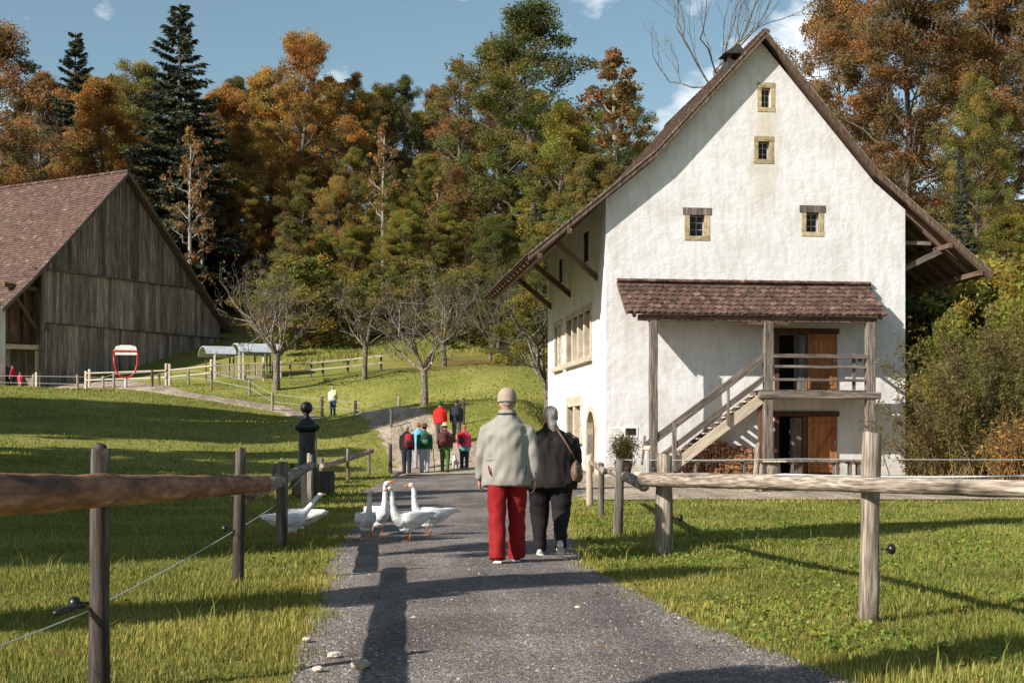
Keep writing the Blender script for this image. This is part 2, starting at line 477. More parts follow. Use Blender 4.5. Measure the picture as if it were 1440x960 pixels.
CP += [(-60, 145, 17), (-30, 140, 17), (0, 140, 18), (25, 130, 14), (-60, 185, 28), (-20, 185, 30), (30, 180, 27), (-90, 160, 20), (-60, 95, 6), (-90, 90, 9), (-90, 30, 5), (-80, -40, 3),
       (18, 66, 3.0), (21, 76, 5.8), (30, 85, 9), (40, 62, 5), (45, 100, 18), (14, 80, 4.2), (8, 90, 5.2), (16, 110, 10), (32, 46, 2.0), (60, 60, 9), (70, 110, 26), (60, 20, 3), (40, 0, .8), (0, -40, 0), (50, -40, 2), (-40, -50, 1),
       (80, 180, 34), (-130, 190, 28), (-160, 60, 14), (140, 60, 18), (0, 240, 30), (-120, 260, 28), (120, 260, 34), (0, 420, 24), (-300, 300, 20), (300, 300, 26), (-300, 0, 10), (300, 0, 12), (0, -150, 0), (-150, -120, 4), (150, -120, 6)]
CP = np.array(CP, float)
def tps_fit(P):
    n = len(P); X = P[:, :2] / 50; d = np.linalg.norm(X[:, None] - X[None], axis=2)
    K = np.where(d > 0, d * d * np.log(d + 1e-12), 0) + np.eye(n) * .004
    A = np.zeros((n + 3, n + 3)); A[:n, :n] = K; A[:n, n] = 1; A[:n, n + 1:] = X; A[n:, :n] = A[:n, n:].T
    return np.linalg.solve(A, np.r_[P[:, 2], 0, 0, 0])
TW = tps_fit(CP)
def sstep(a, b, x):
    t = np.clip((x - a) / (b - a), 0, 1); return t * t * (3 - 2 * t)
def H(x, y):
    """ground height; flat round the lane and the house, rising to the left and behind"""
    x = np.asarray(x, float); y = np.asarray(y, float)
    s = x.shape; xf = x.ravel(); yf = y.ravel()
    out = np.empty(len(xf))
    cx, cy = CP[:, 0] / 50, CP[:, 1] / 50
    n = len(CP)
    for i in range(0, len(xf), 40000):
        X, Y = xf[i:i + 40000] / 50, yf[i:i + 40000] / 50
        d2 = (X[:, None] - cx) ** 2 + (Y[:, None] - cy) ** 2
        out[i:i + 40000] = (.5 * d2 * np.log(d2 + 1e-12)) @ TW[:n] + TW[n] + TW[n + 1] * X + TW[n + 2] * Y
    right = sstep(0.0, 4, xf)
    e = yf + np.maximum(0, -xf - 5) * 1.3 + np.maximum(0, xf - 17) * 2.0
    w = (1 - right) * sstep(44, 57, e) + right * sstep(62, 74, e)
    return np.maximum(out * w, -.3).reshape(s)
def h(x, y): return float(H(np.array([x]), np.array([y]))[0])
def G(px, Y, dz=0):
    X = wx(px, Y); return Vector((X, Y, h(X, Y) + dz))

# ---- lane, forecourt and hill path outlines (world metres)
PY = np.array([-6, 2, 7.5, 10.2, 14.5, 19.4, 26.3, 31, 34, 40, 47, 52])
PL = np.array([-1.0, -1.05, -1.165, -1.43, -1.87, -2.2, -2.75, -3.1, -3.7, -3.9, -4.0, -4.4])
RY = np.array([-6, 2, 7.5, 9.8, 14.5, 18, 25, 31, 33.5, 35, 47, 53])
RXv = np.array([2.8, 2.4, 1.8, 1.3, .72, .74, .94, 1.3, 1.7, 2.2, 2.2, .6])
def pathl(y): return np.interp(y, PY, PL)
def pathr(y): return np.interp(y, RY, RXv)
HP = np.array([(-1.6, 49.5), (-2.5, 54), (-4.2, 59.5), (-6.6, 67), (-9.6, 76), (-12.6, 82), (-16.0, 81.5), (-19.5, 82), (-22.5, 86), (-24.5, 91), (-28, 97), (-31, 100)])
HW = np.array([2.6, 2.2, 1.5, 1.1, 1.0, 1.0, .9, 1.0, 1.8, 3.2, 3.0, 2.0])
def resample(P, wid, step):
    d = np.r_[0, np.cumsum(np.linalg.norm(np.diff(P, axis=0), axis=1))]
    s = np.arange(0, d[-1], step)
    return np.c_[np.interp(s, d, P[:, 0]), np.interp(s, d, P[:, 1])], np.interp(s, d, wid)
HPs, HWs = resample(HP, HW, .5)
for _ in range(8):
    HPs[1:-1] = (HPs[:-2] + HPs[1:-1] * 2 + HPs[2:]) / 4
def on_path(x, y, m=0.0):
    """True where gravel lies (m grows it)"""
    a = (y < 52) & (x > pathl(y) - m) & (x < pathr(y) + m)
    b = (x > 1.0) & (x < 17.5) & (y > 29.8 - m) & (y < 51.5)
    c = np.zeros(x.shape, bool)
    far = y > 45
    if far.any():
        xf, yf = x[far], y[far]
        r = np.zeros(len(xf), bool)
        for i in range(0, len(xf), 20000):
            d = np.hypot(xf[i:i + 20000, None] - HPs[:, 0], yf[i:i + 20000, None] - HPs[:, 1]) - HWs
            r[i:i + 20000] = d.min(1) < m
        c[far] = r
    return a | b | c

# ground sheet
xs = np.unique(np.concatenate([np.linspace(-320, -60, 27), np.linspace(-60, -24, 37), np.linspace(-24, 24, 121), np.linspace(24, 60, 37), np.linspace(60, 320, 27)]))
ys = np.unique(np.concatenate([np.linspace(-160, -10, 16), np.linspace(-10, 20, 41), np.linspace(20, 115, 215), np.linspace(115, 200, 60), np.linspace(200, 420, 23)]))
GX, GY = np.meshgrid(xs, ys)
GZ = H(GX, GY)
nx, ny = len(xs), len(ys)
idx = np.arange(nx * ny).reshape(ny, nx)
Q = np.stack([idx[:-1, :-1], idx[:-1, 1:], idx[1:, 1:], idx[1:, :-1]], -1).reshape(-1, 4)
gme = np_mesh('ground', np.stack([GX, GY, GZ], -1), Q)
fa = gme.attributes.new('wild', 'FLOAT', 'POINT')
wild = sstep(0, 10, (GY - 110) + np.maximum(0, GX - 10) * .55 * (GY > 55)) 
wild = np.maximum(wild, np.exp(-(((GX + 3.5) / 5) ** 2 + ((GY - 97) / 7) ** 2)) * .75)
fa.data.foreach_set('value', wild.astype(np.float32).ravel())
def ground_mat():
    m = bpy.data.materials.new('meadow'); m.use_nodes = True
    t = m.node_tree; L = t.links.new; b = t.nodes['Principled BSDF']
    tc = N(t, 'ShaderNodeTexCoord')
    def noise(s, d=6, r=.6):
        n = N(t, 'ShaderNodeTexNoise'); n.inputs['Scale'].default_value = s; n.inputs['Detail'].default_value = d; n.inputs['Roughness'].default_value = r
        L(tc.outputs['Object'], n.inputs['Vector']); return n
    def ramp(n, st):
        c = N(t, 'ShaderNodeValToRGB'); e = c.color_ramp.elements
        while len(e) < len(st): e.new(.5)
        for i, (p, col) in enumerate(st): e[i].position = p; e[i].color = (*col, 1)
        L(n.outputs[0], c.inputs[0]); return c
    big = ramp(noise(.22), [(.3, (.135, .152, .032)), (.5, (.215, .22, .050)), (.7, (.305, .285, .08))])
    fin = ramp(noise(4, 10, .82), [(.25, (.45, .47, .42)), (.5, (.92, .92, .9)), (.75, (1.45, 1.36, 1.2))])
    mm = N(t, 'ShaderNodeVectorMath', operation='MULTIPLY'); L(big.outputs[0], mm.inputs[0]); L(fin.outputs[0], mm.inputs[1])
    lit = ramp(noise(1.5, 8, .7), [(.3, (.05, .03, .014)), (.5, (.12, .075, .03)), (.7, (.20, .12, .055))])
    at = N(t, 'ShaderNodeAttribute'); at.attribute_name = 'wild'
    n5 = noise(.6, 5)
    ad = N(t, 'ShaderNodeMath', operation='ADD'); L(at.outputs['Fac'], ad.inputs[0])
    sb = N(t, 'ShaderNodeMapRange'); sb.inputs[1].default_value = .3; sb.inputs[2].default_value = .7; sb.inputs[3].default_value = -.45; sb.inputs[4].default_value = .35
    L(n5.outputs[0], sb.inputs[0]); 
    ml = N(t, 'ShaderNodeMath', operation='MULTIPLY'); L(sb.outputs[0], ml.inputs[0]); L(at.outputs['Fac'], ml.inputs[1]); L(ml.outputs[0], ad.inputs[1])
    mx = N(t, 'ShaderNodeMix'); mx.data_type = 'RGBA'; mx.clamp_factor = True
    L(ad.outputs[0], mx.inputs[0]); L(mm.outputs[0], mx.inputs[6]); L(lit.outputs[0], mx.inputs[7])
    L(mx.outputs[2], b.inputs['Base Color']); b.inputs['Roughness'].default_value = .95; b.inputs['Specular IOR Level'].default_value = .1
    bn = N(t, 'ShaderNodeBump'); bn.inputs['Strength'].default_value = .6; bn.inputs['Distance'].default_value = .06
    L(noise(5, 8, .75).outputs[0], bn.inputs['Height']); L(bn.outputs[0], b.inputs['Normal'])
    return m
MAT['ground'] = ground_mat()
ground = link('ground', gme, MAT['ground'], smooth=True)
tag(ground, 'grassy meadow rising to a wooded slope', kind='structure')

def gravel_mat(name, cols, peb, scale=38):
    m = bpy.data.materials.new(name); m.use_nodes = True
    t = m.node_tree; L = t.links.new; b = t.nodes['Principled BSDF']
    tc = N(t, 'ShaderNodeTexCoord')
    def noise(s, d=6, r=.6):
        n = N(t, 'ShaderNodeTexNoise'); n.inputs['Scale'].default_value = s; n.inputs['Detail'].default_value = d; n.inputs['Roughness'].default_value = r
        L(tc.outputs['Object'], n.inputs['Vector']); return n
    cr = N(t, 'ShaderNodeValToRGB'); e = cr.color_ramp.elements
    e[0].position = .35; e[0].color = (*cols[0], 1); e[1].position = .65; e[1].color = (*cols[1], 1)
    L(noise(.9, 6).outputs[0], cr.inputs[0])
    vo = N(t, 'ShaderNodeTexVoronoi'); vo.inputs['Scale'].default_value = scale; L(tc.outputs['Object'], vo.inputs['Vector'])
    v2 = N(t, 'ShaderNodeTexVoronoi'); v2.inputs['Scale'].default_value = scale * 2.3; L(tc.outputs['Object'], v2.inputs['Vector'])
    sp = N(t, 'ShaderNodeSeparateColor'); L(vo.outputs['Color'], sp.inputs[0])
    c3 = N(t, 'ShaderNodeValToRGB'); e = c3.color_ramp.elements
    e[0].position = .0; e[0].color = (.5, .5, .5, 1); e[1].position = .8; e[1].color = (1.1, 1.1, 1.1, 1)
    x = e.new(1.0); x.color = (peb, peb, peb, 1)
    L(sp.outputs[0], c3.inputs[0])
    s2 = N(t, 'ShaderNodeSeparateColor'); L(v2.outputs['Color'], s2.inputs[0])
    mr = N(t, 'ShaderNodeMapRange'); mr.inputs[3].default_value = .62; mr.inputs[4].default_value = 1.4; L(s2.outputs[1], mr.inputs[0])
    mm = N(t, 'ShaderNodeVectorMath', operation='MULTIPLY'); L(cr.outputs[0], mm.inputs[0]); L(c3.outputs[0], mm.inputs[1])
    sm = N(t, 'ShaderNodeVectorMath', operation='SCALE'); L(mm.outputs[0], sm.inputs[0]); L(mr.outputs[0], sm.inputs['Scale'])
    mpw = N(t, 'ShaderNodeMapping'); mpw.inputs['Scale'].default_value = (1.6, .16, 1); L(tc.outputs['Object'], mpw.inputs[0])
    nw = N(t, 'ShaderNodeTexNoise'); nw.inputs['Scale'].default_value = 1.0; nw.inputs['Detail'].default_value = 4; L(mpw.outputs[0], nw.inputs['Vector'])
    mw = N(t, 'ShaderNodeMapRange'); mw.inputs[1].default_value = .35; mw.inputs[2].default_value = .65; mw.inputs[3].default_value = .72; mw.inputs[4].default_value = 1.2; L(nw.outputs[0], mw.inputs[0])
    s3 = N(t, 'ShaderNodeVectorMath', operation='SCALE'); L(sm.outputs[0], s3.inputs[0]); L(mw.outputs[0], s3.inputs['Scale']); sm = s3
    L(sm.outputs[0], b.inputs['Base Color']); b.inputs['Roughness'].default_value = .92; b.inputs['Specular IOR Level'].default_value = .2
    bn = N(t, 'ShaderNodeBump'); bn.inputs['Strength'].default_value = .8; bn.inputs['Distance'].default_value = .02; bn.invert = True
    ad = N(t, 'ShaderNodeMath', operation='ADD'); L(vo.outputs['Distance'], ad.inputs[0]); L(v2.outputs['Distance'], ad.inputs[1])
    L(ad.outputs[0], bn.inputs['Height']); L(bn.outputs[0], b.inputs['Normal'])
    return m
MAT['gravel'] = gravel_mat('dark_gravel', ((.19, .16, .145), (.30, .26, .238)), 1.5, 50)
MAT['sand'] = gravel_mat('sandy_gravel', ((.36, .285, .205), (.50, .405, .30)), 1.4, 20)

def wob(s, seed, amp):
    r = np.random.default_rng(seed); o = np.zeros_like(s)
    for k in range(7): o += np.sin(s * r.uniform(.6, 9) + r.uniform(0, 6.3)) * amp / (1 + k * .45)
    return o
def strip_mesh(name, Lx, Ly, Rx, Ry, ncol, dz, crown=0.0):
    u = np.linspace(0, 1, ncol)
    X = Lx[:, None] * (1 - u) + Rx[:, None] * u; Y = Ly[:, None] * (1 - u) + Ry[:, None] * u
    Z = H(X, Y) + dz + crown * np.sin(np.pi * u)[None] - (np.abs(u - .5) > .495)[None] * (dz + .03)
    n, c = X.shape
    ix = np.arange(n * c).reshape(n, c)
    return np_mesh(name, np.stack([X, Y, Z], -1), np.stack([ix[:-1, :-1], ix[:-1, 1:], ix[1:, 1:], ix[1:, :-1]], -1).reshape(-1, 4))
yy = np.concatenate([np.arange(-8, 20, .12), np.arange(20, 51.5, .25)])
lane = link('gravel_path', strip_mesh('gravel_path', pathl(yy) + wob(yy, 1, .035) - .1, yy, pathr(yy) + wob(yy, 2, .035) + .1, yy, 26, .014, .03), MAT['gravel'], smooth=True)
tag(lane, 'dark gravel lane running up to the house', kind='structure')
yy2 = np.arange(29.8, 52.5, .3)
fore = link('forecourt_path', strip_mesh('forecourt', np.full_like(yy2, 1.4) + wob(yy2, 5, .15), yy2 + 0, np.full_like(yy2, 18.0), yy2 + .3, 40, .025), MAT['sand'], smooth=True)
tag(fore, 'pale sandy forecourt before the white house', kind='structure')
tn = np.gradient(HPs, axis=0); tn /= np.linalg.norm(tn, axis=1)[:, None]
nm = np.c_[-tn[:, 1], tn[:, 0]]
sarr = np.arange(len(HPs)) * .5
wl = (HWs + wob(sarr, 8, .12))[:, None]; wr = (HWs + wob(sarr, 9, .12))[:, None]
A_ = HPs + nm * wl; B_ = HPs - nm * wr
hillp = link('hill_path', strip_mesh('hill_path', A_[:, 0], A_[:, 1], B_[:, 0], B_[:, 1], 9, .07), MAT['sand'], smooth=True)
tag(hillp, 'sandy path curving up the slope towards the barn', kind='structure')
# ------------------------------------------------------------------ WHITE HOUSE
TH = math.atan2(.119, .9929)
house = empty('white_house', (3.22, 48.8, 0), TH, 'tall white plastered house with steep brown tiled roof and lean-to porch', 'house')
HWD, HD = 10.7, 13.8
PROF = [(-2.75, 7.6), (1.65, 11.2), (5.5, 15.4), (9.55, 10.65), (13.7, 7.2)]     # top of the roof, across the gable
def roofz(w, off=0):
    return float(np.interp(w, [p[0] for p in PROF], [p[1] for p in PROF])) - off
def sub(o, boxes):
    for c, d in boxes:
        b = MB().box(c, d).build('cutter', None)
        b.parent = o.parent; 
        m = o.modifiers.new('b', 'BOOLEAN'); m.object = b; m.operation = 'DIFFERENCE'; m.solver = 'EXACT'
    cut = [m.object for m in o.modifiers]
    bpy.context.view_layer.update()
    bake(o)
    for b in cut:
        bpy.data.objects.remove(b)
U = .34
body = MB()
body.prism([(0, -.3), (HWD, -.3), (HWD, roofz(HWD, U)), (9.55, roofz(9.55, U)), (5.5, roofz(5.5, U)), (1.65, roofz(1.65, U)), (0, roofz(0, U))], 0, HD)
wall = body.build('wall', MAT['plaster'], house)
GW = [(5.33, 5.98, 12.65, 13.68, 'a'), (5.22, 5.94, 10.85, 11.82, 'b'), (2.76, 3.66, 8.14, 9.22, 'c'), (6.92, 7.74, 8.35, 9.38, 'd')]   # outer stone frames
holes, wins = [], []
for w0, w1, z0, z1, k in GW:
    fx = .17 if k in 'ab' else .19
    a0, a1, b0, b1 = w0 + fx, w1 - fx * .95, z0 + .16, z1 - .2
    holes.append((((a0 + a1) / 2, .2, (b0 + b1) / 2), (a1 - a0, 1.0, b1 - b0)))
    wins.append((a0, a1, b0, b1))
DU = (6.0, 8.22, 2.98, 4.98); DL = (5.98, 8.2, .06, 2.1)
holes += [((7.1, .3, 3.98), (2.2, 1.6, 2.0)), ((7.08, .3, 1.08), (2.2, 1.6, 2.06))]
SLITS = [(3.5, 4.6, 7.85, 9.0), (9.7, 10.7, 7.75, 8.75)]
SIDE = [(2.9, 8.4, 4.3, 6.0), (9.75, 11.5, 4.3, 6.0), (5.0, 8.2, 1.3, 2.55), (1.95, 3.65, .02, 2.3)]
for a, b, c, d in SLITS + SIDE:
    holes.append(((.2, (a + b) / 2, (c + d) / 2), (1.0, b - a, d - c)))
sub(wall, holes)

def stone_frame(w0, w1, z0, z1, a0, a1, b0, b1, lintel=False):
    win = empty('window'); win.parent = house
    for nm_, (p, q, r, s_) in (('sill', (w0, w1, z0, b0)), ('lintel', (w0 - .06 * lintel, w1 + .06 * lintel, b1, z1 + (.06 if lintel else 0))), ('frame', (w0, a0, b0 + .002, b1 - .002)), ('frame', (a1, w1, b0 + .002, b1 - .002))):
        o = MB().box(((p + q) / 2, .08, (r + s_) / 2), (q - p, .19 + (.01 if nm_ != 'frame' else 0), s_ - r)).build(nm_, MAT['wood_grey' if (lintel and nm_ == 'lintel') else 'stone'], win)
        bevel(o, .012)
    sash = MB()
    d = .2
    sw = .035
    for x0, x1, y0, y1 in ((a0 - .01, a0 + sw, b0, b1), (a1 - sw, a1 + .01, b0, b1), (a0 + sw, a1 - sw, b0 - .01, b0 + sw), (a0 + sw, a1 - sw, b1 - sw, b1 + .01)):
        sash.box(((x0 + x1) / 2, d, (y0 + y1) / 2), (x1 - x0, .05, y1 - y0))
    sash.box(((a0 + a1) / 2, d, (b0 + b1) / 2), (.026, .05, b1 - b0 - 2 * sw))
    for k in (1, 2):
        y = b0 + (b1 - b0) * k / 3
        sash.box(((a0 + a1) / 2, d + .003, y), (a1 - a0 - 2 * sw, .03, .02))
    sash.build('sash', MAT['sash'], win)
    MB().box(((a0 + a1) / 2, d + .03, (b0 + b1) / 2), (a1 - a0, .01, b1 - b0)).build('pane', MAT['glass'], win)
    return win
for (w0, w1, z0, z1, k), (a0, a1, b0, b1) in zip(GW, wins):
    stone_frame(w0, w1, z0, z1, a0, a1, b0, b1, k in 'cd')

# windows of the long side: mullioned stone windows, two air slits, an arched doorway
def side_win(a, b, c, d, nm_, mull, lintel=.22):
    win = empty('window'); win.parent = house
    def st(kind, y0, y1, z0, z1, proud=.06, depth=.3):
        o = MB().box((-proud + depth / 2, (y0 + y1) / 2, (z0 + z1) / 2), (depth, y1 - y0, z1 - z0)).build(kind, MAT['stone_pale'], win); bevel(o, .015)
    st('lintel', a - .25, b + .25, d, d + lintel)
    st('sill', a - .3, b + .3, c - .2, c, .16, .4)
    st('frame', a - .2, a, c + .002, d - .002); st('frame', b, b + .2, c + .002, d - .002)
    for k in range(mull):
        y = a + (b - a) * (k + 1) / (mull + 1)
        st('mullion', y - .12, y + .12, c + .002, d - .002, .05, .28)
    n = mull + 1
    for k in range(n):
        y0, y1 = a + (b - a) * k / n, a + (b - a) * (k + 1) / n
        MB().box((.31, (y0 + y1) / 2, (c + d) / 2), (.012, y1 - y0, d - c)).build('pane', MAT['glass'], win)
        s = MB()
        for j in range(1, 4): s.box((.29, (y0 + y1) / 2, c + (d - c) * j / 4), (.03, y1 - y0 - .2, .03))
        s.box((.285, (y0 + y1) / 2, (c + d) / 2), (.035, .04, d - c)); s.build('sash', MAT['sash'], win)
side_win(*SIDE[0], 'w', 3); side_win(*SIDE[1], 'w', 1); side_win(*SIDE[2], 'w', 1, .4)
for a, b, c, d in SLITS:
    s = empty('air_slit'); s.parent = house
    MB().box((.05, (a + b) / 2, (c + d) / 2), (.03, b - a, d - c)).build('slit_shade_panel', MAT['dark'], s)  # dark panel near the wall face stands in for shade inside the slit
arch = empty('arched_door'); arch.parent = house
m = MB(); a, b = 1.95, 3.65; cy = (a + b) / 2; r = (b - a) / 2
pts = [(a, 0), (b, 0), (b, 1.45)] + [(cy + r * math.cos(t), 1.45 + r * math.sin(t)) for t in np.linspace(0, math.pi, 10)][1:-1] + [(a, 1.45)]
m.prism(pts, .2, .26, 'x'); m.build('door_leaf', MAT['door_dark'], arch)
m = MB()
outer = [(b + .22, 0.02)] + [(cy + (r + .22) * math.cos(t), 1.45 + (r + .22) * math.sin(t)) for t in np.linspace(0, math.pi, 12)] + [(a - .22, .02)]
inner = [(b, 0.02)] + [(cy + r * math.cos(t), 1.45 + r * math.sin(t)) for t in np.linspace(0, math.pi, 12)] + [(a, .02)]
for i in range(len(outer) - 1):
    mm_ = MB().prism([outer[i], outer[i + 1], inner[i + 1], inner[i]], -.05, .3, 'x'); 
    mm_.build('arch_stone', MAT['stone_pale'], arch)
# spandrels of the square hole above the arch
for sgn in (0, 1):
    tt = np.linspace(0, math.pi / 2, 7)
    cpt = [((cy + (r + .2) * math.cos(t)) if sgn == 0 else (cy - (r + .2) * math.cos(t)), 1.45 + (r + .2) * math.sin(t)) for t in tt]
    edge = cy + r + .02 if sgn == 0 else cy - r - .02
    MB().prism([(edge, cpt[0][1])] + [(min(max(p, cy - r - .02), cy + r + .02), min(z, 2.32)) for p, z in cpt] + [(edge, 2.32)], .004, .24, 'x').build('spandrel', MAT['plaster'], arch)

# ---- doors on the porch
def doorway(z0, z1, op, lower):
    d = empty('doorway'); d.parent = house
    MB().box((6.4, .95, (z0 + z1) / 2), (1.1, .03, z1 - z0)).build('door_shadow_board', MAT['dark'], d)  # dark sheet standing in for the unlit room beyond
    MB().box((7.1, .72, z0 - .02), (2.2, 1.3, .04)).build('threshold', MAT['wood_grey'], d)
    # fixed cheek
    x0, x1 = (6.55, 6.95) if lower else (6.82, 7.06)
    o = MB().box(((x0 + x1) / 2, .1, (z0 + z1) / 2 - .02), (x1 - x0, .16, z1 - z0 - .05)).build('door_cheek', MAT['wood_grey'], d); bevel(o, .01)
    o = MB().box(((x1 + .02 + 7.12) / 2, .06, (z0 + z1) / 2), (7.12 - x1 - .02, .2, z1 - z0)).build('door_post', MAT['door_dark' if lower else 'wood_grey'], d); bevel(o, .01)
    o = MB().box((5.95 + .08, .02, (z0 + z1) / 2), (.16, .2, z1 - z0)).build('door_post', MAT['door_dark'], d); bevel(o, .01)
    o = MB().box((7.1, .03, z1 + .09), (2.36, .2, .18)).build('lintel', MAT['door_dark'], d); bevel(o, .01)
    # the leaf, made of five boards, hangs open to the right in front of the wall
    leaf = empty('door_leaf'); leaf.parent = d
    x0, x1 = 7.14, 8.2
    nb = 5
    for k in range(nb):
        a0, a1 = x0 + (x1 - x0) * k / nb + .004, x0 + (x1 - x0) * (k + 1) / nb - .004
        o = MB().box(((a0 + a1) / 2, -.045, (z0 + z1) / 2 + .02), (a1 - a0, .045, z1 - z0 - .06)).build('plank', MAT['door'], leaf); bevel(o, .006)
    if lower:
        for z in (z0 + .28, z1 - .3):
            o = MB().box(((x0 + x1) / 2, -.082, z), (x1 - x0 - .06, .03, .13)).build('ledge', MAT['door'], leaf); bevel(o, .008)
        beam('brace', (x0 + .12, -.083, z0 + .36), (x1 - .14, -.083, z1 - .4), .11, .028, MAT['door'], leaf)
    else:
        for (p, q) in ((z0 + .2, z0 + .9), (z0 + 1.05, z1 - .2)):
            o = MB().box(((x0 + x1) / 2, -.08, (p + q) / 2), (x1 - x0 - .34, .025, q - p)).build('door_panel', MAT['door'], leaf); bevel(o, .012)
    MB().box((x1 - .1, -.08, (z0 + z1) / 2 + .1), (.06, .03, .14)).build('lock_plate', MAT['zinc'], leaf)
    MB().tube([(x1 - .1, -.09, (z0 + z1) / 2 + .12), (x1 - .1, -.14, (z0 + z1) / 2 + .12), (x1 - .2, -.145, (z0 + z1) / 2 + .12)], .012, 6).build('handle', MAT['metal_black'], leaf)
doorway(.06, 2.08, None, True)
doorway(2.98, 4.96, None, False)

# ---- main roof
DF, DB = -.5, HD + .7
roof = empty('roof'); roof.parent = house
def slope_boards(p, q, nm_):
    """soffit sheet under the tiles of one roof plane"""
    (w0, z0), (w1, z1) = p, q
    m = MB()
    m.prism([(w0, z0 - .13), (w1, z1 - .13), (w1, z1 - .2), (w0, z0 - .2)], DF + .06, DB)
    return m
m = MB()
for i in range(4):
    (w0, z0), (w1, z1) = PROF[i], PROF[i + 1]
    m.prism([(w0 + (.02 if i == 0 else 0), z0 - .10), (w1 - (.02 if i == 3 else 0), z1 - .10), (w1, z1 - .15), (w0, z0 - .15)], DF + .06, DB)
m.build('roof_boarding', MAT['wood_brown'], roof)
def tile_plane(m, O, e, up, nrm, length, height, tw, gauge, rr, lift=.035, thick=.025, base=(1, 1, 1), pale=.05, var=.3, ridge_wave=0.0):
    """courses of tongue tiles on a plane: O lower corner, e along the eave, up the slope"""
    nrow = int(height / gauge) + 1
    ncol = int(length / tw)
    for r_ in range(nrow):
        off = (.5 * tw if r_ % 2 else 0)
        for c_ in range(ncol + 1):
            x0 = c_ * tw - off; x1 = min(x0 + tw * .965, length); x0 = max(x0, 0)
            if x1 - x0 < .03: continue
            y0 = r_ * gauge + rr.uniform(-.012, .012); y1 = min(y0 + gauge * 1.3, height + .05)
            l0 = lift + rr.uniform(-.006, .010); l1 = .006
            k = rr.uniform(1 - var, 1 + var * .9)
            if rr.random() < pale: k = rr.uniform(1.6, 2.3)
            m.cur = (base[0] * k * rr.uniform(.93, 1.07), base[1] * k * rr.uniform(.92, 1.05), base[2] * k * rr.uniform(.88, 1.08))
            xm = (x0 + x1) / 2
            A = [O + e * x0 + up * (y0 + .035) + nrm * l0, O + e * xm + up * y0 + nrm * (l0 + .004), O + e * x1 + up * (y0 + .035) + nrm * l0,
                 O + e * x1 + up * y1 + nrm * l1, O + e * x0 + up * y1 + nrm * l1]
            B = [a_ - nrm * thick for a_ in A[:3]]
            m.add(A + B, [(0, 1, 2, 3, 4), (0, 5, 6, 1), (1, 6, 7, 2), (2, 7, 3), (4, 5, 0)])
rr = random.Random(4)
for i in range(4):
    (w0, z0), (w1, z1) = PROF[i], PROF[i + 1]
    lo, hi = ((w0, z0), (w1, z1)) if z0 < z1 else ((w1, z1), (w0, z0))
    upv = Vector((hi[0] - lo[0], 0, hi[1] - lo[1])); hgt = upv.length; upv.normalize()
    e = Vector((0, 1, 0))
    nrm = Vector((-upv.z, 0, upv.x)) if upv.x > 0 else Vector((upv.z, 0, -upv.x))
    m = MB()
    tile_plane(m, Vector((lo[0], DF, lo[1] - .095)) - upv * .06, e, upv, nrm, DB - DF, hgt, .19, .22, rr, lift=.05, thick=.03)
    o = m.build('roof_tiling', MAT['tile_t'], roof, tint=True); tag(o, kind='stuff')
for k in range(36):                                             # ridge tiles
    y = DF + .02 + k * (DB - DF) / 36
    m = MB().tube([(5.5, y, 15.31), (5.5, y + .44, 15.30)], [(.17, .11), (.145, .095)], 8)
    m.build('ridge_tile', MAT['tile'], roof)
# verge: barge boards under the tiles, front and back
for d0, d1 in ((DF + .015, DF + .055), (DB + .003, DB + .04)):
    for i in range(4):
        (w0, z0), (w1, z1) = PROF[i], PROF[i + 1]
        o = MB().prism([(w0, z0 - .10), (w1, z1 - .10), (w1, z1 - .30), (w0, z0 - .30)], d0 - .002 * (i % 2), d1).build('barge_board', MAT['wood_brown'], roof)
        if d0 < 0:
            MB().prism([(w0, z0 - .035), (w1, z1 - .035), (w1, z1 - .105), (w0, z0 - .105)], d0 - .03, d0 - .004).build('verge_batten', MAT['wood_grey'], roof)
# rafters and purlins below both eaves
for side, (p, q) in ((0, (PROF[0], PROF[1])), (1, (PROF[4], PROF[3]))):
    (w0, z0), (w1, z1) = p, q
    s = 1 if w1 > w0 else -1
    lim = (0 - w0) / (w1 - w0) if side == 0 else (HWD - w0) / (w1 - w0)
    e0 = Vector((w0 + s * .08, 0, z0 - .23)); e1 = Vector((w0 + (w1 - w0) * lim, 0, z0 + (z1 - z0) * lim - .23))
    k = 0; y = DF + .12
    while y < HD + .3:
        beam('rafter', (e0.x, y, e0.z), (e1.x, y, e1.z), .12, .14, MAT['wood_brown'], roof, bev=0)
        y += .95
    for t in (.12, .5):
        c_ = e0.lerp(e1, t)
        beam('purlin', (c_.x, DF + .02, c_.z - .16), (c_.x, HD + .4, c_.z - .16), .17, .17, MAT['wood_brown'], roof)
    for L_ in (1.6, 7.6, 12.8):
        if side == 0:
            beam('strut', (.05, L_, 6.95), (-1.5, L_, roofz(-1.5) - .40), .17, .2, MAT['wood_brown'], roof, wob=.004)
        else:
            beam('strut', (HWD - .05, L_ - 1.2, 7.25), (HWD + 1.55, L_ - 1.2, roofz(HWD + 1.55) - .40), .17, .2, MAT['wood_grey'], roof, wob=.004)
            beam('strut_arm', (HWD - .05, L_ - 1.2, roofz(HWD + .1) - 1.35), (HWD + 1.1, L_ - 1.2, roofz(HWD + 1.1) - .55), .12, .14, MAT['wood_grey'], roof)
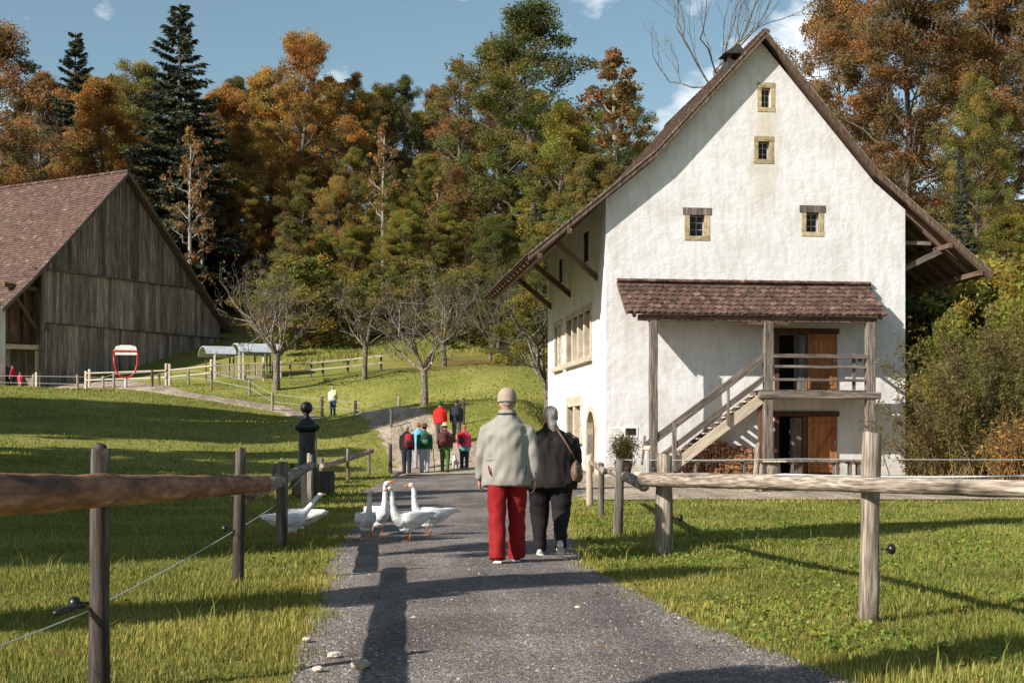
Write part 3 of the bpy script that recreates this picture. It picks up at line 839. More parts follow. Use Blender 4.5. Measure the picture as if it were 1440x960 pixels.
# chimney on the left slope, with a little roof of its own
chim = empty('chimney'); chim.parent = roof
cw, cd = 4.85, 1.4
cz = roofz(cw) - .28
MB().box((cw, cd, cz - .35), (.5, .66, 1.3)).build('chimney_stack', MAT['soot'], chim)
for sx in (-1, 1):
    for sy in (-1, 1):
        MB().box((cw + sx * .18, cd + sy * .25, cz + .42), (.12, .12, .26)).build('chimney_pier', MAT['soot'], chim)
MB().prism([(cw - .42, cz + .52), (cw + .42, cz + .52), (cw + .1, cz + .86)], cd - .45, cd + .45).build('chimney_cap', MAT['soot'], chim)

# ---- lean-to porch roof
porch = empty('porch'); porch.parent = house
PW0, PW1, PDP = .38, 9.35, 1.62
ZT, ZE = 6.72, 5.56
upv = Vector((0, PDP, ZT - ZE)); ph_ = upv.length; upv.normalize()
nrm = Vector((0, -upv.z, upv.y))
m = MB(); m.prism([(-PDP, ZE - .075), (.0, ZT - .075), (.0, ZT - .11), (-PDP, ZE - .11)], PW0 + .03, PW1 - .03, 'x'); m.build('porch_boarding', MAT['wood_brown'], porch)
tw = .232
nrow = 7
tl_me = []
for v in range(4):                                              # four slightly different tongue tiles, shared by all
    x = tw * .485
    zt = .022
    pr = [(-x, .09), (-x * .7, .03), (0, 0), (x * .7, .03), (x, .09), (x, .42), (-x, .42)]
    mb = MB(); n = len(pr)
    tilt = R.uniform(-.01, .01)
    V = [(p, q, zt + .052 - .115 * q + tilt * p) for p, q in pr] + [(p, q, .030 - .115 * q + tilt * p) for p, q in pr]
    mb.add(V, [tuple(range(n)), tuple(range(2 * n - 1, n - 1, -1))] + [(i, (i + 1) % n, (i + 1) % n + n, i + n) for i in range(n)])
    me = mb.mesh('tile'); me.materials.append(MAT['tile']); tl_me.append(me)
Rm = Matrix((Vector((1, 0, 0)), upv, nrm)).transposed()
for r_ in range(nrow):
    g_ = ph_ / nrow
    for c_ in range(39):
        x = PW0 + tw * (c_ + (.5 if r_ % 2 else 0)) + tw * .45
        if x > PW1: continue
        sag = -.03 * math.sin(math.pi * (x - PW0) / (PW1 - PW0)) + R.uniform(-.004, .007)
        p = Vector((x, -PDP, ZE - .07)) + upv * (r_ * g_ - .05 + R.uniform(-.014, .014)) + nrm * sag
        o = link('tile', tl_me[R.randrange(4)], None, porch)
        o.location = p
        o.rotation_euler = (Rm @ Matrix.Rotation(R.uniform(-.022, .022), 3, 'Z')).to_euler()
for c_ in range(20):
    x0 = PW0 + c_ * (PW1 - PW0) / 20
    MB().tube([(x0, -.07, ZT + .01), (x0 + .5, -.07, ZT + .005)], [(.075, .1), (.065, .09)], 7, side=(0, 0, 1)).build('ridge_tile', MAT['tile'], porch)
for x in np.linspace(PW0 + .3, PW1 - .15, 10):
    beam('rafter', (x, -PDP + .06, ZE - .17), (x, -.01, ZT - .17), .1, .12, MAT['wood_brown'], porch, bev=0)
beam('wall_plate', (PW0 + .45, -1.40, 5.34), (PW1 - .25, -1.40, 5.32), .17, .2, MAT['wood_brown'], porch, wob=.006)
for sx in (PW0 + .02, PW1 - .03):
    o = MB().prism([(-PDP - .02, ZE - .06), (0, ZT - .06), (0, ZT - .17), (-PDP - .02, ZE - .17)], sx - .02, sx + .02, 'x').build('barge_board', MAT['wood_brown'], porch)
for w in (1.34, 5.29, 8.88):
    beam('post', (w, -1.42, -.05), (w, -1.42, 5.24), .31 if w > 2 else .26, .26, MAT['wood_grey'], porch, wob=.012, bev=.02)
beam('post_bracket', (4.6, -1.42, 5.17), (6.0, -1.42, 5.19), .12, .1, MAT['wood_brown'], porch)
# landing
beam('landing_beam', (4.95, -1.46, 2.78), (9.2, -1.46, 2.76), .27, .24, MAT['wood_grey'], porch, wob=.006, bev=.02)
beam('landing_beam', (5.05, -.14, 2.79), (8.95, -.14, 2.79), .16, .2, MAT['wood_grey'], porch)
for w in (5.1, 6.1, 7.1, 8.1, 8.9):
    beam('joist', (w, -1.34, 2.80), (w, -.23, 2.80), .12, .14, MAT['wood_grey'], porch, bev=0)
for k in range(20):
    w = 5.02 + k * .2
    o = MB().box((w + .1, -.8, 2.925), (.192, 1.5, .045)).build('plank', MAT['wood_grey'], porch)
for z, hgt in ((4.1, .21), (3.74, .15), (3.30, .16)):
    beam('rail', (5.44, -1.44, z), (8.76, -1.44, z - .02), hgt, hgt * .6, MAT['wood_grey'], porch, wob=.006)
beam('baluster', (8.32, -1.36, 2.96), (8.32, -1.36, 4.22), .1, .1, MAT['wood_grey'], porch)
beam('rail', (9.0, -1.3, 4.05), (9.0, -.05, 4.05), .08, .1, MAT['wood_grey'], porch)
beam('landing_post', (5.08, -1.25, .0), (5.08, -1.25, 2.68), .16, .14, MAT['door_dark'], porch)
# stair
stair = empty('staircase'); stair.parent = house
s0, s1 = Vector((1.55, 0, .0)), Vector((5.16, 0, 2.72))
for d in (-1.36, -.3):
    beam('stringer', (s0.x, d, s0.z), (s1.x, d, s1.z), .07, .34, MAT['wood_pale' if d < -1 else 'wood_grey'], stair)
NT = 15
for k in range(NT):
    t = (k + .7) / NT
    p = s0.lerp(s1, t)
    o = MB().box((p.x - .02, -.83, p.z + .09), (.27, .98, .045)).build('tread', MAT['wood_pale'], stair)
MB().box((1.2, -.83, .06), (.5, 1.3, .24)).build('stone_step', MAT['stone_pale'], stair)
beam('handrail', (1.05, -1.44, 1.02), (5.2, -1.44, 4.08), .12, .25, MAT['wood_grey'], stair, wob=.004)
beam('handrail', (1.5, -1.44, .62), (5.2, -1.44, 3.38), .1, .19, MAT['wood_grey'], stair, wob=.004)
beam('baluster', (2.05, -1.47, .2), (2.05, -1.47, 1.83), .15, .1, MAT['wood_grey'], stair)
beam('baluster', (3.9, -1.47, 1.75), (3.9, -1.47, 3.0), .09, .08, MAT['wood_grey'], stair)
beam('kick_board', (.95, -1.46, .42), (1.05, -1.46, 1.4), .1, .07, MAT['wood_grey'], stair)

# little house notice on the front wall
HM = Matrix.Translation((3.22, 48.8, 0)) @ Matrix.Rotation(TH, 4, 'Z')
def hp(w, d, z): return HM @ Vector((w, d, z))

pl = empty('wall_notice', hp(.6, -.012, 1.52), TH, 'small white notice board with dark picture on the corner of the house', 'notice')
MB().box((0, 0, 0), (1.02, .02, .36)).build('board', MAT['white_paint'], pl)
MB().box((.27, -.0135, .02), (.36, .007, .24)).build('picture', MAT['plastic_black'], pl)
m = MB()
for k in range(5): m.box((-.26, -.0125, .11 - k * .05), (.36 - .05 * (k % 3), .005, .014))
m.build('text_lines', MAT['wire'], pl)
mb_ = empty('reading_stand', hp(.75, -3.2, 0), TH, 'wooden reading desk on thin pole beside the house corner', 'reading stand')
MB().tube([(0, 0, 0), (0, 0, .9)], .022, 6).build('pole', MAT['wire'], mb_)
o = MB().box((0, 0, 0), (.14, .5, .07)).build('desk', MAT['wood_pale'], mb_, loc=(.0, 0, 1.0), rot=(0, math.radians(-62), math.radians(12))); bevel(o, .01)

# firewood under the stair
fw = empty('firewood_stack', hp(0, 0, 0), TH, 'long stack of split brown firewood under the outside stair', 'firewood')
m = MB(); rr = random.Random(5)
def pile_top(w): return 1.05 * min(1, max(.25, (w - 2.1) / 1.6)) + .12 * math.sin(w * 2.2) + .05 * math.sin(w * 7)
w = 2.2
while w < 5.0:
    z = .05
    while z < pile_top(w):
        r_ = rr.uniform(.045, .085)
        k = rr.choice([3, 4, 4, 5])
        kk = rr.uniform(.55, 1.5)
        m.cur = (kk, kk * rr.uniform(.85, 1.05), kk * rr.uniform(.7, 1.05))
        d0 = -.95 + rr.uniform(-.05, .05)
        if w > 4.85: d0 = -.95
        m.tube([(w + rr.uniform(-.02, .02), d0, z), (w, d0 + .7, z)], r_, k, side=(math.cos(rr.uniform(0, 6)), 0, math.sin(rr.uniform(0, 6))))
        z += r_ * 1.55
    w += rr.uniform(.09, .13)
MAT['firewood'] = M('split_firewood', [(.11, .052, .03), (.25, .125, .068), (.40, .25, .15)], (20, 20, 20), rough=.9, bump=.4, objrand=0, tint=True)
o = m.build('split_logs', MAT['firewood'], fw, tint=True); tag(o, kind='stuff')

# benches, table and stump in the forecourt
def bench(name, wx0, wx1, Y, label, z=.66, wd=.42, legs=((.12,), (.88,))):
    p0, p1 = Vector((wx(wx0, Y), Y, h(wx(wx0, Y), Y) + .05)), Vector((wx(wx1, Y), Y + .25, .05))
    b = empty(name, p0, math.atan2(p1.y - p0.y, p1.x - p0.x), label, 'table' if 'table' in name else 'bench')
    L_ = (p1 - p0).length
    for k in range(2):
        o = MB().box((L_ / 2, (k - .5) * wd / 2, z), (L_, wd / 2 - .012, .05)).build('plank', MAT['wood_grey'], b); bevel(o, .008)
    for t in (.14, .86):
        o = MB().box((L_ * t, 0, z - .05), (.1, wd, .05)).build('crosspiece', MAT['wood_brown'], b)
        for sy in (-1, 1):
            o = MB().box((L_ * t + .03 * sy, sy * wd * .33, (z - .075) / 2), (.06, .06, z - .075)).build('leg', MAT['wood_grey'], b)
    return b
bench('plank_table', 965, 1062, 36.2, 'narrow weathered plank table in front of the firewood stack', .68)
bench('plank_table', 1098, 1214, 36.2, 'narrow weathered plank table in front of the brown lower door', .68)
bench('plank_bench', 1168, 1216, 38.6, 'low plank bench beyond the table, near the right porch post', .62, .36)
st = empty('tree_stump', G(1082, 34.6, .0), 0, 'thick upright tree stump carrying a flat board at the lawn edge', 'stump')
log('stump_trunk', (0, 0, 0), (0, 0, .72), .27, .23, MAT['wood_log'], st, n=14, rough=.12)
tb = MB().box((0, 0, 0), (.62, .42, .045)).build('board', MAT['wood_pale'], loc=G(1086, 34.5, .75)); tag(tb, 'flat pale board lying on top of the tree stump', 'board'); bevel(tb, .006)
lp = log('leaning_post', G(1062, 34.2), G(1066, 34.3, 1.18), .075, .06, MAT['wood_log'], n=8); tag(lp, 'round wooden post standing just beside the tree stump', 'post')

# potted shrub at the corner
pot = empty('potted_shrub', hp(.1, -2.6, .05), 0, 'dark green shrub in clay pot by the left corner of the house', 'potted plant')
MB().tube([(0, 0, 0), (0, 0, .42), (0, 0, .5)], [.2, .29, .31], 12).build('pot', MAT['tile'], pot, smooth=False)

# ------------------------------------------------------------------ BARN
BU = Vector((.507, .862, 0)).normalized(); BV = Vector((-.862, .507, 0)).normalized()
BO = Vector((-28.8, 105, 5.2))
barn = empty('timber_barn', BO, math.atan2(BU.y, BU.x), 'big grey timber barn with steep red-brown tiled roof', 'barn')
# local: x along the gable to the right, y along the ridge away to the left, z up from the floor
AP, EH, EW = 15.8, 5.15, 11.3
def broof(t):
    a = abs(t)
    return float(np.interp(a, [0, 8.6, EW], [AP, AP - 8.6 * .985, EH - .25]))
BL = 26
core = MB(); core.prism([(-7.2, -1.2), (10.7, -1.2), (10.7, broof(10.7) - .35), (8.6, broof(8.6) - .35), (0, AP - .4), (-7.2, broof(7.2) - .35)], .12, BL)
core.build('wall', MAT['barn_plank'], barn)
core = MB(); core.prism([(-10.6, 2.6), (-7.2, 2.6), (-7.2, broof(7.2) - .36), (-8.6, broof(8.6) - .36), (-10.6, broof(10.6) - .36)], 1.3, BL - .2); core.build('side_aisle', MAT['barn_plank_warm'], barn)
MB().box((-9.8, 3.6, .7), (5.4, .2, 4.2)).build('inner_wall', MAT['plaster'], barn)
MB().box((-8.3, 3.48, 1.0), (.9, .06, 2.6)).build('inner_door', MAT['dark'], barn)
MB().box((-9.2, 3.48, 2.2), (.9, .05, .5)).build('inner_notice', MAT['dark'], barn)
MB().box((-9.3, 3.48, 1.2), (.5, .05, .3)).build('inner_notice', MAT['red_paint'], barn)
o = MB().box((-11.1, .6, 1.8), (.9, 1.4, 7.0)).build('corner_pier', MAT['plaster'], barn)
rr = random.Random(8)
def boards(t0, t1, zlo, zhi, d, wmin, wmax, mat, name='plank'):
    t = t0
    while t < t1 - .05:
        w = min(rr.uniform(wmin, wmax), t1 - t)
        za, zb = zhi(t + .01), zhi(t + w - .01)
        zl = zlo(t) + rr.uniform(-.03, .03)
        if max(za, zb) - zl > .12:
            dd = d + rr.uniform(-.02, .02)
            za, zb = max(za, zl + .02), max(zb, zl + .02)
            V = [(t + .008, dd, zl), (t + w - .008, dd, zl), (t + w - .008, dd, zb), (t + .008, dd, za)]
            V += [(x, dd + .05, z) for x, _, z in V]
            m = MB(); m.add(V, [(0, 1, 2, 3), (7, 6, 5, 4), (0, 4, 5, 1), (1, 5, 6, 2), (2, 6, 7, 3), (3, 7, 4, 0)])
            m.build(name, mat, barn)
        t += w
Z1, Z2 = 7.85, 4.15
rt = lambda k: (lambda t: min(k, broof(t) - .32))
boards(-8.4, 8.4, lambda t: Z1 + .04, lambda t: broof(t) - .32, -.10, .32, .52, MAT['barn_plank'])
boards(-7.3, 10.6, lambda t: Z2 + .03, rt(Z1 - .03), .0, .26, .44, MAT['barn_plank_pale'])
boards(-7.3, 10.6, lambda t: -1.0, rt(Z2 - .03), .02, .26, .44, MAT['barn_plank_pale'])
boards(-10.5, -7.32, lambda t: 2.7, lambda t: broof(t) - .38, 1.22, .3, .5, MAT['barn_plank_warm'])
beam('drip_board', (-8.5, -.16, Z1 + .02), (8.5, -.16, Z1 + .02), .1, .06, MAT['barn_plank'], barn)
beam('drip_board', (-7.3, -.06, Z2), (10.5, -.06, Z2), .1, .06, MAT['barn_plank'], barn)
beam('corner_post', (-7.45, -.05, -1), (-7.45, -.05, 8.0), .26, .26, MAT['wood_grey'], barn)
beam('corner_post', (-8.2, .9, 2.6), (-8.2, .9, 7.2), .3, .2, MAT['wood_brown'], barn)
beam('tie_beam', (-10.4, .4, 6.55), (-7.3, .4, 6.45), .24, .28, MAT['wood_brown'], barn)
beam('brace', (-9.9, .42, 6.4), (-7.5, .42, 3.6), .2, .24, MAT['wood_brown'], barn)
beam('bracket', (-7.6, .1, 3.3), (-7.1, .1, 4.0), .35, .4, MAT['wood_brown'], barn)
beam('lintel', (-10.5, .35, 2.35), (-7.35, .35, 2.45), .3, .32, MAT['wood_pale'], barn)
beam('door_post', (-7.62, .3, -1), (-7.62, .3, 2.2), .22, .2, MAT['wood_pale'], barn)
# roof of the barn
broot = empty('roof'); broot.parent = barn
VF = -.75
for s in (-1, 1):
    seg = [(0, AP), (8.6, broof(8.6)), (EW + .15, broof(EW) - .1)]
    for (a0, z0), (a1, z1) in zip(seg[:-1], seg[1:]):
        m = MB(); m.prism([(s * a0, z0 - .09), (s * a1, z1 - .09), (s * a1, z1 - .17), (s * a0, z0 - .17)], VF + .05, BL + .4); m.build('roof_boarding', MAT['wood_brown'], broot)
        upv = Vector((s * (a0 - a1), 0, z0 - z1)); hg = upv.length; upv.normalize()
        nrm = Vector((s * abs(upv.z), 0, abs(upv.x)))
        m = MB()
        if s == -1: tile_plane(m, Vector((s * a1, VF, z1 - .085)), Vector((0, 1, 0)), upv, nrm, BL - VF, hg, .26, .235, rr, lift=.07, thick=.04, base=(1.12, 1.02, 1.0), pale=.03, var=.19)
        else: tile_plane(m, Vector((s * a1, VF, z1 - .085)), Vector((0, 1, 0)), upv, nrm, BL - VF, hg, .6, .5, rr, lift=.07, thick=.04)
        o = m.build('roof_tiling', MAT['tile_t'], broot, tint=True); tag(o, kind='stuff')
        MB().prism([(s * a0, z0 - .02), (s * a1, z1 - .02), (s * a1, z1 - .32), (s * a0, z0 - .32)], VF - .01 - .003 * (a0 > 1), VF + .04).build('barge_board', MAT['wood_grey'], broot)
for k in range(44):
    y = VF + k * .6
    MB().tube([(0, y, AP - .02), (0, y + .62, AP - .03)], [(.2, .14), (.17, .12)], 7).build('ridge_tile', MAT['tile'], broot)
# ------------------------------------------------------------------ FENCES
def post(parent, px, Y, hgt, r, mat, name='post', lean=(0, 0), r1=None, dz=-.12, n=9):
    p = G(px, Y, dz)
    return log(name, p, (p.x + lean[0], p.y + lean[1], p.z + hgt - dz), r, r1 or r * .93, mat, parent, n=n, rough=.07)
def wire(name, pts, r, mat, parent=None, sag=.0):
    P = []
    for a, b in zip(pts[:-1], pts[1:]):
        a, b = Vector(a), Vector(b)
        for i in range(5):
            t = i / 5
            P.append(a.lerp(b, t) - Vector((0, 0, sag * 4 * t * (1 - t))))
    P.append(Vector(pts[-1]))
    return MB().tube(P, r, 5).build(name, mat, parent, smooth=True)
def at(px, py, Y): return Vector((wx(px, Y), Y, wz(py, Y)))
def insulator(p, parent, d=(1, 0, 0), s=1):
    m = MB(); d = Vector(d).normalized(); p = Vector(p)
    m.tube([p, p + d * .05 * s], .008 * s, 6)
    m.tube([p + d * .04 * s, p + d * .055 * s, p + d * .075 * s, p + d * .09 * s], [.02 * s, .034 * s, .034 * s, .018 * s], 10, side=(0, 0, 1))
    return m.build('insulator', MAT['plastic_black'], parent, smooth=True)

# log fence on the left of the lane
f1 = empty('log_fence', (0, 0, 0), 0, 'rustic log fence along the left grass verge, thick reddish rail', 'fence')
log('post', (-2.09, 7.2, -.1), (-2.085, 7.2, 1.235), .052, .045, MAT['wood_post_dark'], f1, n=12, rough=.08)
log('post', (-2.425, 12.6, -.1), (-2.41, 12.62, 1.195), .052, .045, MAT['wood_post_dark'], f1, n=12, rough=.09)
log('post', (-2.765, 17.1, -.1), (-2.765, 17.1, 1.0), .078, .07, MAT['wood_grey'], f1, n=10)
p = G(428, 25.3); log('post', p - Vector((0, 0, .1)), p + Vector((-.02, 0, .78)), .055, .05, MAT['wood_pale'], f1)
p = G(436, 26.6); log('post', p - Vector((0, 0, .1)), p + Vector((0, 0, 1.0)), .06, .055, MAT['wood_log'], f1)
log('rail', (-1.91, 4.2, 1.10), (-2.27, 13.0, .895), .082, .074, MAT['wood_log_red'], f1, n=16, rough=.055, bend=.012, segs=60, seed=3)
log('rail', (-2.40, 12.75, .80), (-3.60, 25.6, .80), .075, .075, MAT['wood_log'], f1, n=12, bend=.02, seed=5)
w_ = wire('fence_wire', [(-2.28, 4.6, .40), (-2.145, 7.2, .42), (-2.47, 12.6, .47), (-2.84, 17.1, .5), (-3.75, 25.3, .6)], .0035, MAT['rope'], f1, .01)
insulator((-2.14, 7.2, .46), f1, (-1, -.2, 0), 1.1)
m = MB().tube([(-2.15, 7.15, .452), (-2.21, 7.0, .447), (-2.23, 6.93, .44)], [.012, .02, .014], 8); m.build('wire_clamp', MAT['plastic_black'], f1, smooth=True)
insulator((-2.47, 12.55, .5), f1, (-1, 0, 0), 1.0)

f2 = empty('log_fence', (0, 0, 0), 0, 'short log fence behind the black pump, sloping rail on thin posts', 'fence')
for px, Y, hh_, r in ((452, 40.5, .75, .07), (489, 43.7, .98, .055), (519, 50.0, .92, .06)):
    post(f2, px, Y, hh_, r, MAT['wood_grey'])
log('rail', G(454, 40.3, .50), G(523, 50.2, .82), .085, .075, MAT['wood_log'], f2, bend=.02)
post(f2, 411, 37.5, .62, .055, MAT['wood_post_dark']); post(f2, 385, 37.5, .62, .05, MAT['wood_grey'])
insulator(G(411, 37.4, .5), f2, (1, 0, 0), 2); insulator(G(385, 37.4, .42), f2, (1, 0, 0), 2)

# log fence on the right
f3 = empty('log_fence', (0, 0, 0), 0, 'pale log fence on the right lawn with long horizontal rail', 'fence')
log('post', (2.51, 10.02, -.1), (2.53, 10.0, 1.315), .063, .068, MAT['wood_log'], f3, n=14, rough=.09)
log('post', (1.68, 15.8, -.1), (1.70, 15.8, 1.12), .1, .085, MAT['wood_log'], f3, n=12, rough=.1)
log('post', (1.40, 18.9, -.1), (1.44, 18.9, 1.02), .07, .062, MAT['wood_grey'], f3)
log('post', (1.50, 23.9, -.1), (1.50, 23.9, .88), .055, .05, MAT['wood_grey'], f3)
log('post', (1.50, 27.4, -.1), (1.49, 27.4, .98), .07, .06, MAT['wood_pale'], f3)
log('rail', (1.47, 15.95, .83), (2.86, 7.35, 1.03), .078, .05, MAT['wood_log'], f3, n=16, rough=.06, bend=.012, segs=60, seed=9)
log('rail', (1.56, 16.4, .74), (1.52, 23.0, .78), .075, .06, MAT['wood_log'], f3, bend=.05)
log('rail', (1.47, 22.6, .80), (1.50, 27.6, .80), .055, .05, MAT['wood_log'], f3, bend=.04)
insulator((1.79, 15.75, .42), f3, (1, -.3, 0), 1.15); insulator((2.59, 9.98, .52), f3, (1, -.3, 0), 1.1)
rope = wire('fence_rope', [(2.6, 26.5, .62), (4.4, 23, .72), (8.6, 22, .74), (13, 22.5, .76)], .014, MAT['rope'], None, .04)
tag(rope, 'white electric rope strung above the right lawn', 'rope')
f3w = wire('fence_wire', [(1.5, 27.4, .9), (5.2, 26.0, .93), (12, 25, .95)], .007, MAT['wire'], None, .02)
tag(f3w, 'thin steel wire crossing in front of the porch', 'wire')

# wire fences on the slope
f4 = empty('wire_fence', (0, 0, 0), 0, 'wire fence with slim posts beside the climbing sandy path', 'fence')
PA = [(549, 50.5, 1.05), (550, 60, .9), (500, 70, .9), (453, 80, 1.15), (383, 81, 1.05)]
PB = [(652, 60, 1.1), (561, 72, .95)]
PC = [(383, 81, 1.05), (351, 84, .95), (297, 85, 1.15), (265, 88, 1.0), (224, 91, 1.05)]
PD = [(214, 86, 1.05), (160, 88, 1.15), (145, 90, 1.05), (109, 90, 1.15), (47, 93, 1.15), (-8, 95, 1.1)]
for P_ in (PA, PB, PC[1:], PD):
    for px, Y, hh_ in P_: post(f4, px, Y, hh_, .065 if Y < 70 else .085, MAT['wood_post_dark' if (px in (549, 550, 500, 453, 214, 652)) else 'wood_log'], n=7)
for P_ in (PA, PC, PD):
    for fr in (.5, .9):
        wire('fence_wire', [G(px, Y, hh_ * fr) for px, Y, hh_ in P_], .012, MAT['wire'], f4)
f5 = empty('board_fence', (0, 0, 0), 0, 'pale two-rail board fence before the grey barn wall', 'fence')
for px, Y, hh_ in ((121, 95, 1.25), (126, 97, 1.2), (234, 93, 1.55), (239, 95, 1.4), (297.5, 91, 1.55), (371, 92, 1.5)): post(f5, px, Y, hh_, .11, MAT['wood_pale'], n=7)
def prail(parent, a, b, mat, w=.2):
    return beam('rail', a, b, w, .08, mat, parent, bev=0)
for dz in (1.0, .55):
    prail(f5, G(122, 95, dz + .1), G(234, 92.9, dz + .1), MAT['wood_pale'])
    prail(f5, G(240, 93, dz + .1), G(300, 90.8, dz + .15), MAT['wood_pale']); prail(f5, G(300, 90.8, dz + .15), G(373, 91.8, dz + .15), MAT['wood_pale'])
f6 = empty('board_fence', (0, 0, 0), 0, 'darker two-rail board fence ending at the bare apple tree', 'fence')
for px in (384, 408, 437, 454, 489, 536): post(f6, px, 92.5, 1.15, .08, MAT['wood_grey'], n=7)
for dz in (.95, .5):
    for a, b in ((378, 437), (437, 489), (489, 538)): prail(f6, G(a, 92.3, dz), G(b, 92.3, dz), MAT['wood_brown' if b < 480 else 'wood_pale'], .16)

# ------------------------------------------------------------------ PUMP AND TROUGH
pump = empty('iron_pump', G(431, 32.5), math.radians(12), 'black cast-iron pump column topped by a ball', 'pump')
def sq(prof, sides=8, rot=math.pi / 8):
    m = MB(); V, Fs = [], []
    for z, r in prof:
        for k in range(sides):
            a = rot + 2 * math.pi * k / sides
            V.append((r * math.cos(a), r * math.sin(a), z))
    n = len(prof)
    for i in range(n - 1):
        for k in range(sides): Fs.append((i * sides + k, i * sides + (k + 1) % sides, (i + 1) * sides + (k + 1) % sides, (i + 1) * sides + k))
    Fs += [tuple(range(sides - 1, -1, -1)), tuple((n - 1) * sides + k for k in range(sides))]
    m.add(V, Fs); return m
bevel(sq([(-.1, .4), (.16, .4), (.22, .33), (.6, .33), (.66, .3)], 4, math.pi / 4).build('pedestal', MAT['metal_black'], pump), .02)
bevel(sq([(.66, .27), (1.05, .25), (1.45, .27)], 4, math.pi / 4).build('column', MAT['metal_black'], pump), .015)
bevel(sq([(1.45, .27), (1.5, .36), (1.56, .40), (1.60, .40), (1.63, .30), (1.70, .22), (1.76, .13)], 4, math.pi / 4).build('cornice', MAT['metal_black'], pump), .01)
m = sq([(1.74, .13), (1.78, .08), (1.85, .06), (1.88, .08)], 14, 0); m.ball((0, 0, 2.0), (.145, .145, .145), 20, 12); m.build('ball_finial', MAT['metal_black'], pump, smooth=True)
MB().tube([(0, -.2, 1.12), (0, -.34, 1.12), (0, -.40, 1.06), (0, -.41, .98)], [.035, .035, .034, .03], 9).build('spout', MAT['metal_black'], pump, smooth=True)
MB().tube([(.21, 0, .35), (.225, 0, 1.4)], .02, 7).build('water_pipe', MAT['wire'], pump)
tr = empty('water_trough', G(441, 31.6), math.radians(74), 'dark wooden water trough at the foot of the black pump', 'trough')
for nm_, c_, d_ in (('side_board', (0, -.2, .32), (1.3, .06, .5)), ('side_board', (0, .2, .32), (1.3, .06, .5)), ('end_board', (-.62, 0, .32), (.06, .34, .5)), ('end_board', (.62, 0, .32), (.06, .34, .5)), ('bottom_board', (0, 0, .1), (1.18, .34, .06))):
    bevel(MB().box(c_, d_).build(nm_, MAT['wood_post_dark' if nm_ != 'end_board' else 'wood_brown'], tr), .01)
MB().box((0, 0, .46), (1.18, .34, .01)).build('water', MAT['glass'], tr)

# ------------------------------------------------------------------ RED SIGN, SHELTER
sg = empty('ring_sign', G(177, 90), math.radians(8), 'big red shield-shaped ring sign on grey post before the barn', 'sign')
pts = []
prof = [(-.74, 2.35), (-.70, 2.62), (-.45, 2.70), (0, 2.72), (.45, 2.70), (.70, 2.62), (.74, 2.35), (.70, 1.75), (.58, 1.3), (.35, .98), (0, .86), (-.35, .98), (-.58, 1.3), (-.70, 1.75), (-.74, 2.35)]
MB().tube([(x, 0, z) for x, z in prof], .062, 8, side=(0, 1, 0)).build('ring', MAT['red_paint'], sg, smooth=True)
m = MB(); m.prism([(-.70, 2.62), (.70, 2.62), (.62, 2.86), (.3, 2.95), (-.3, 2.95), (-.62, 2.86)], -.07, .07); m.build('crest_board', MAT['white_paint'], sg)
m = MB(); m.box((0, 0, 2.43), (1.36, .06, .2)); m.build('name_board', MAT['white_paint'], sg)
m = MB(); m.box((0, -.04, 2.58), (1.36, .06, .12)); m.build('red_band', MAT['red_paint'], sg)
MB().tube([(0, 0, -.1), (0, 0, .86)], .1, 8).build('post', MAT['zinc'], sg)
MB().tube([(0, 0, -.02), (0, 0, .09)], .38, 12).build('base_plate', MAT['wood_grey'], sg)

sh = empty('feed_shelter', G(332, 95), math.radians(22), 'livestock feeding shelter under two curved metal roofs beside the barn', 'shelter')
def barrel(x0, x1, y0, y1, z0, rise):
    m = MB(); n = 12
    V = []
    for i in range(n + 1):
        a = math.pi * (i / n); y = (y0 + y1) / 2 - (y1 - y0) / 2 * math.cos(a); z = z0 + rise * math.sin(a)
        wv = .03 * (i % 2)
        for x in (x0, x1): V += [(x, y, z + wv), (x, y, z - .05 + wv)]
    Fs = []
    for i in range(n):
        b = i * 4
        Fs += [(b, b + 4, b + 6, b + 2), (b + 1, b + 3, b + 7, b + 5), (b, b + 1, b + 5, b + 4), (b + 2, b + 6, b + 7, b + 3)]
    m.add(V, Fs); return m
def vault(x0, x1, y0, y1, z0, rise):
    """half-barrel of corrugated sheet, its axis along x, open at both ends"""
    m = MB(); n = 12; ns = int((x1 - x0) / .09); V = []; Fs = []
    for j in range(ns + 1):
        x = x0 + (x1 - x0) * j / ns; wv = .022 * (j % 2)
        for i in range(n + 1):
            a = math.pi * (.06 + .88 * i / n)
            V.append((x, (y0 + y1) / 2 - (y1 - y0) / 2 * math.cos(a), z0 + (rise + wv) * math.sin(a)))
    N1 = (ns + 1) * (n + 1)
    V += [(x, y + (.04 if y < (y0 + y1) / 2 else -.04), z - .05) for x, y, z in V]
    for j in range(ns):
        for i in range(n):
            k = j * (n + 1) + i
            q = (k, k + 1, k + n + 2, k + n + 1)
            Fs += [q, tuple(c + N1 for c in reversed(q))]
    for j in (0, ns):
        for i in range(n):
            k = j * (n + 1) + i; Fs.append((k, k + N1, k + 1 + N1, k + 1))
    m.add(V, Fs); return m
vault(-2.3, -.35, -1.9, 1.4, 1.45, .72).build('curved_roof', MAT['zinc'], sh)
vault(-.2, 2.6, -2.1, 1.4, 1.6, .8).build('curved_roof', MAT['zinc'], sh)
for x in (-1.75, -.15, .1, 1.55, 2.6):
    MB().box((x, -1.8, .85), (.1, .1, 1.8)).build('pillar', MAT['white_paint'], sh)
    MB().box((x, 1.4, .85), (.1, .1, 1.8)).build('pillar', MAT['wood_grey'], sh)
for k in range(26):
    x = -1.72 + k * .172
    MB().box((x, -1.7, .5), (.07, .04, .8)).build('slat', MAT['wood_pale'], sh)
MB().box((.4, -1.7, .93), (4.5, .06, .08)).build('rack_rail', MAT['wood_pale'], sh)
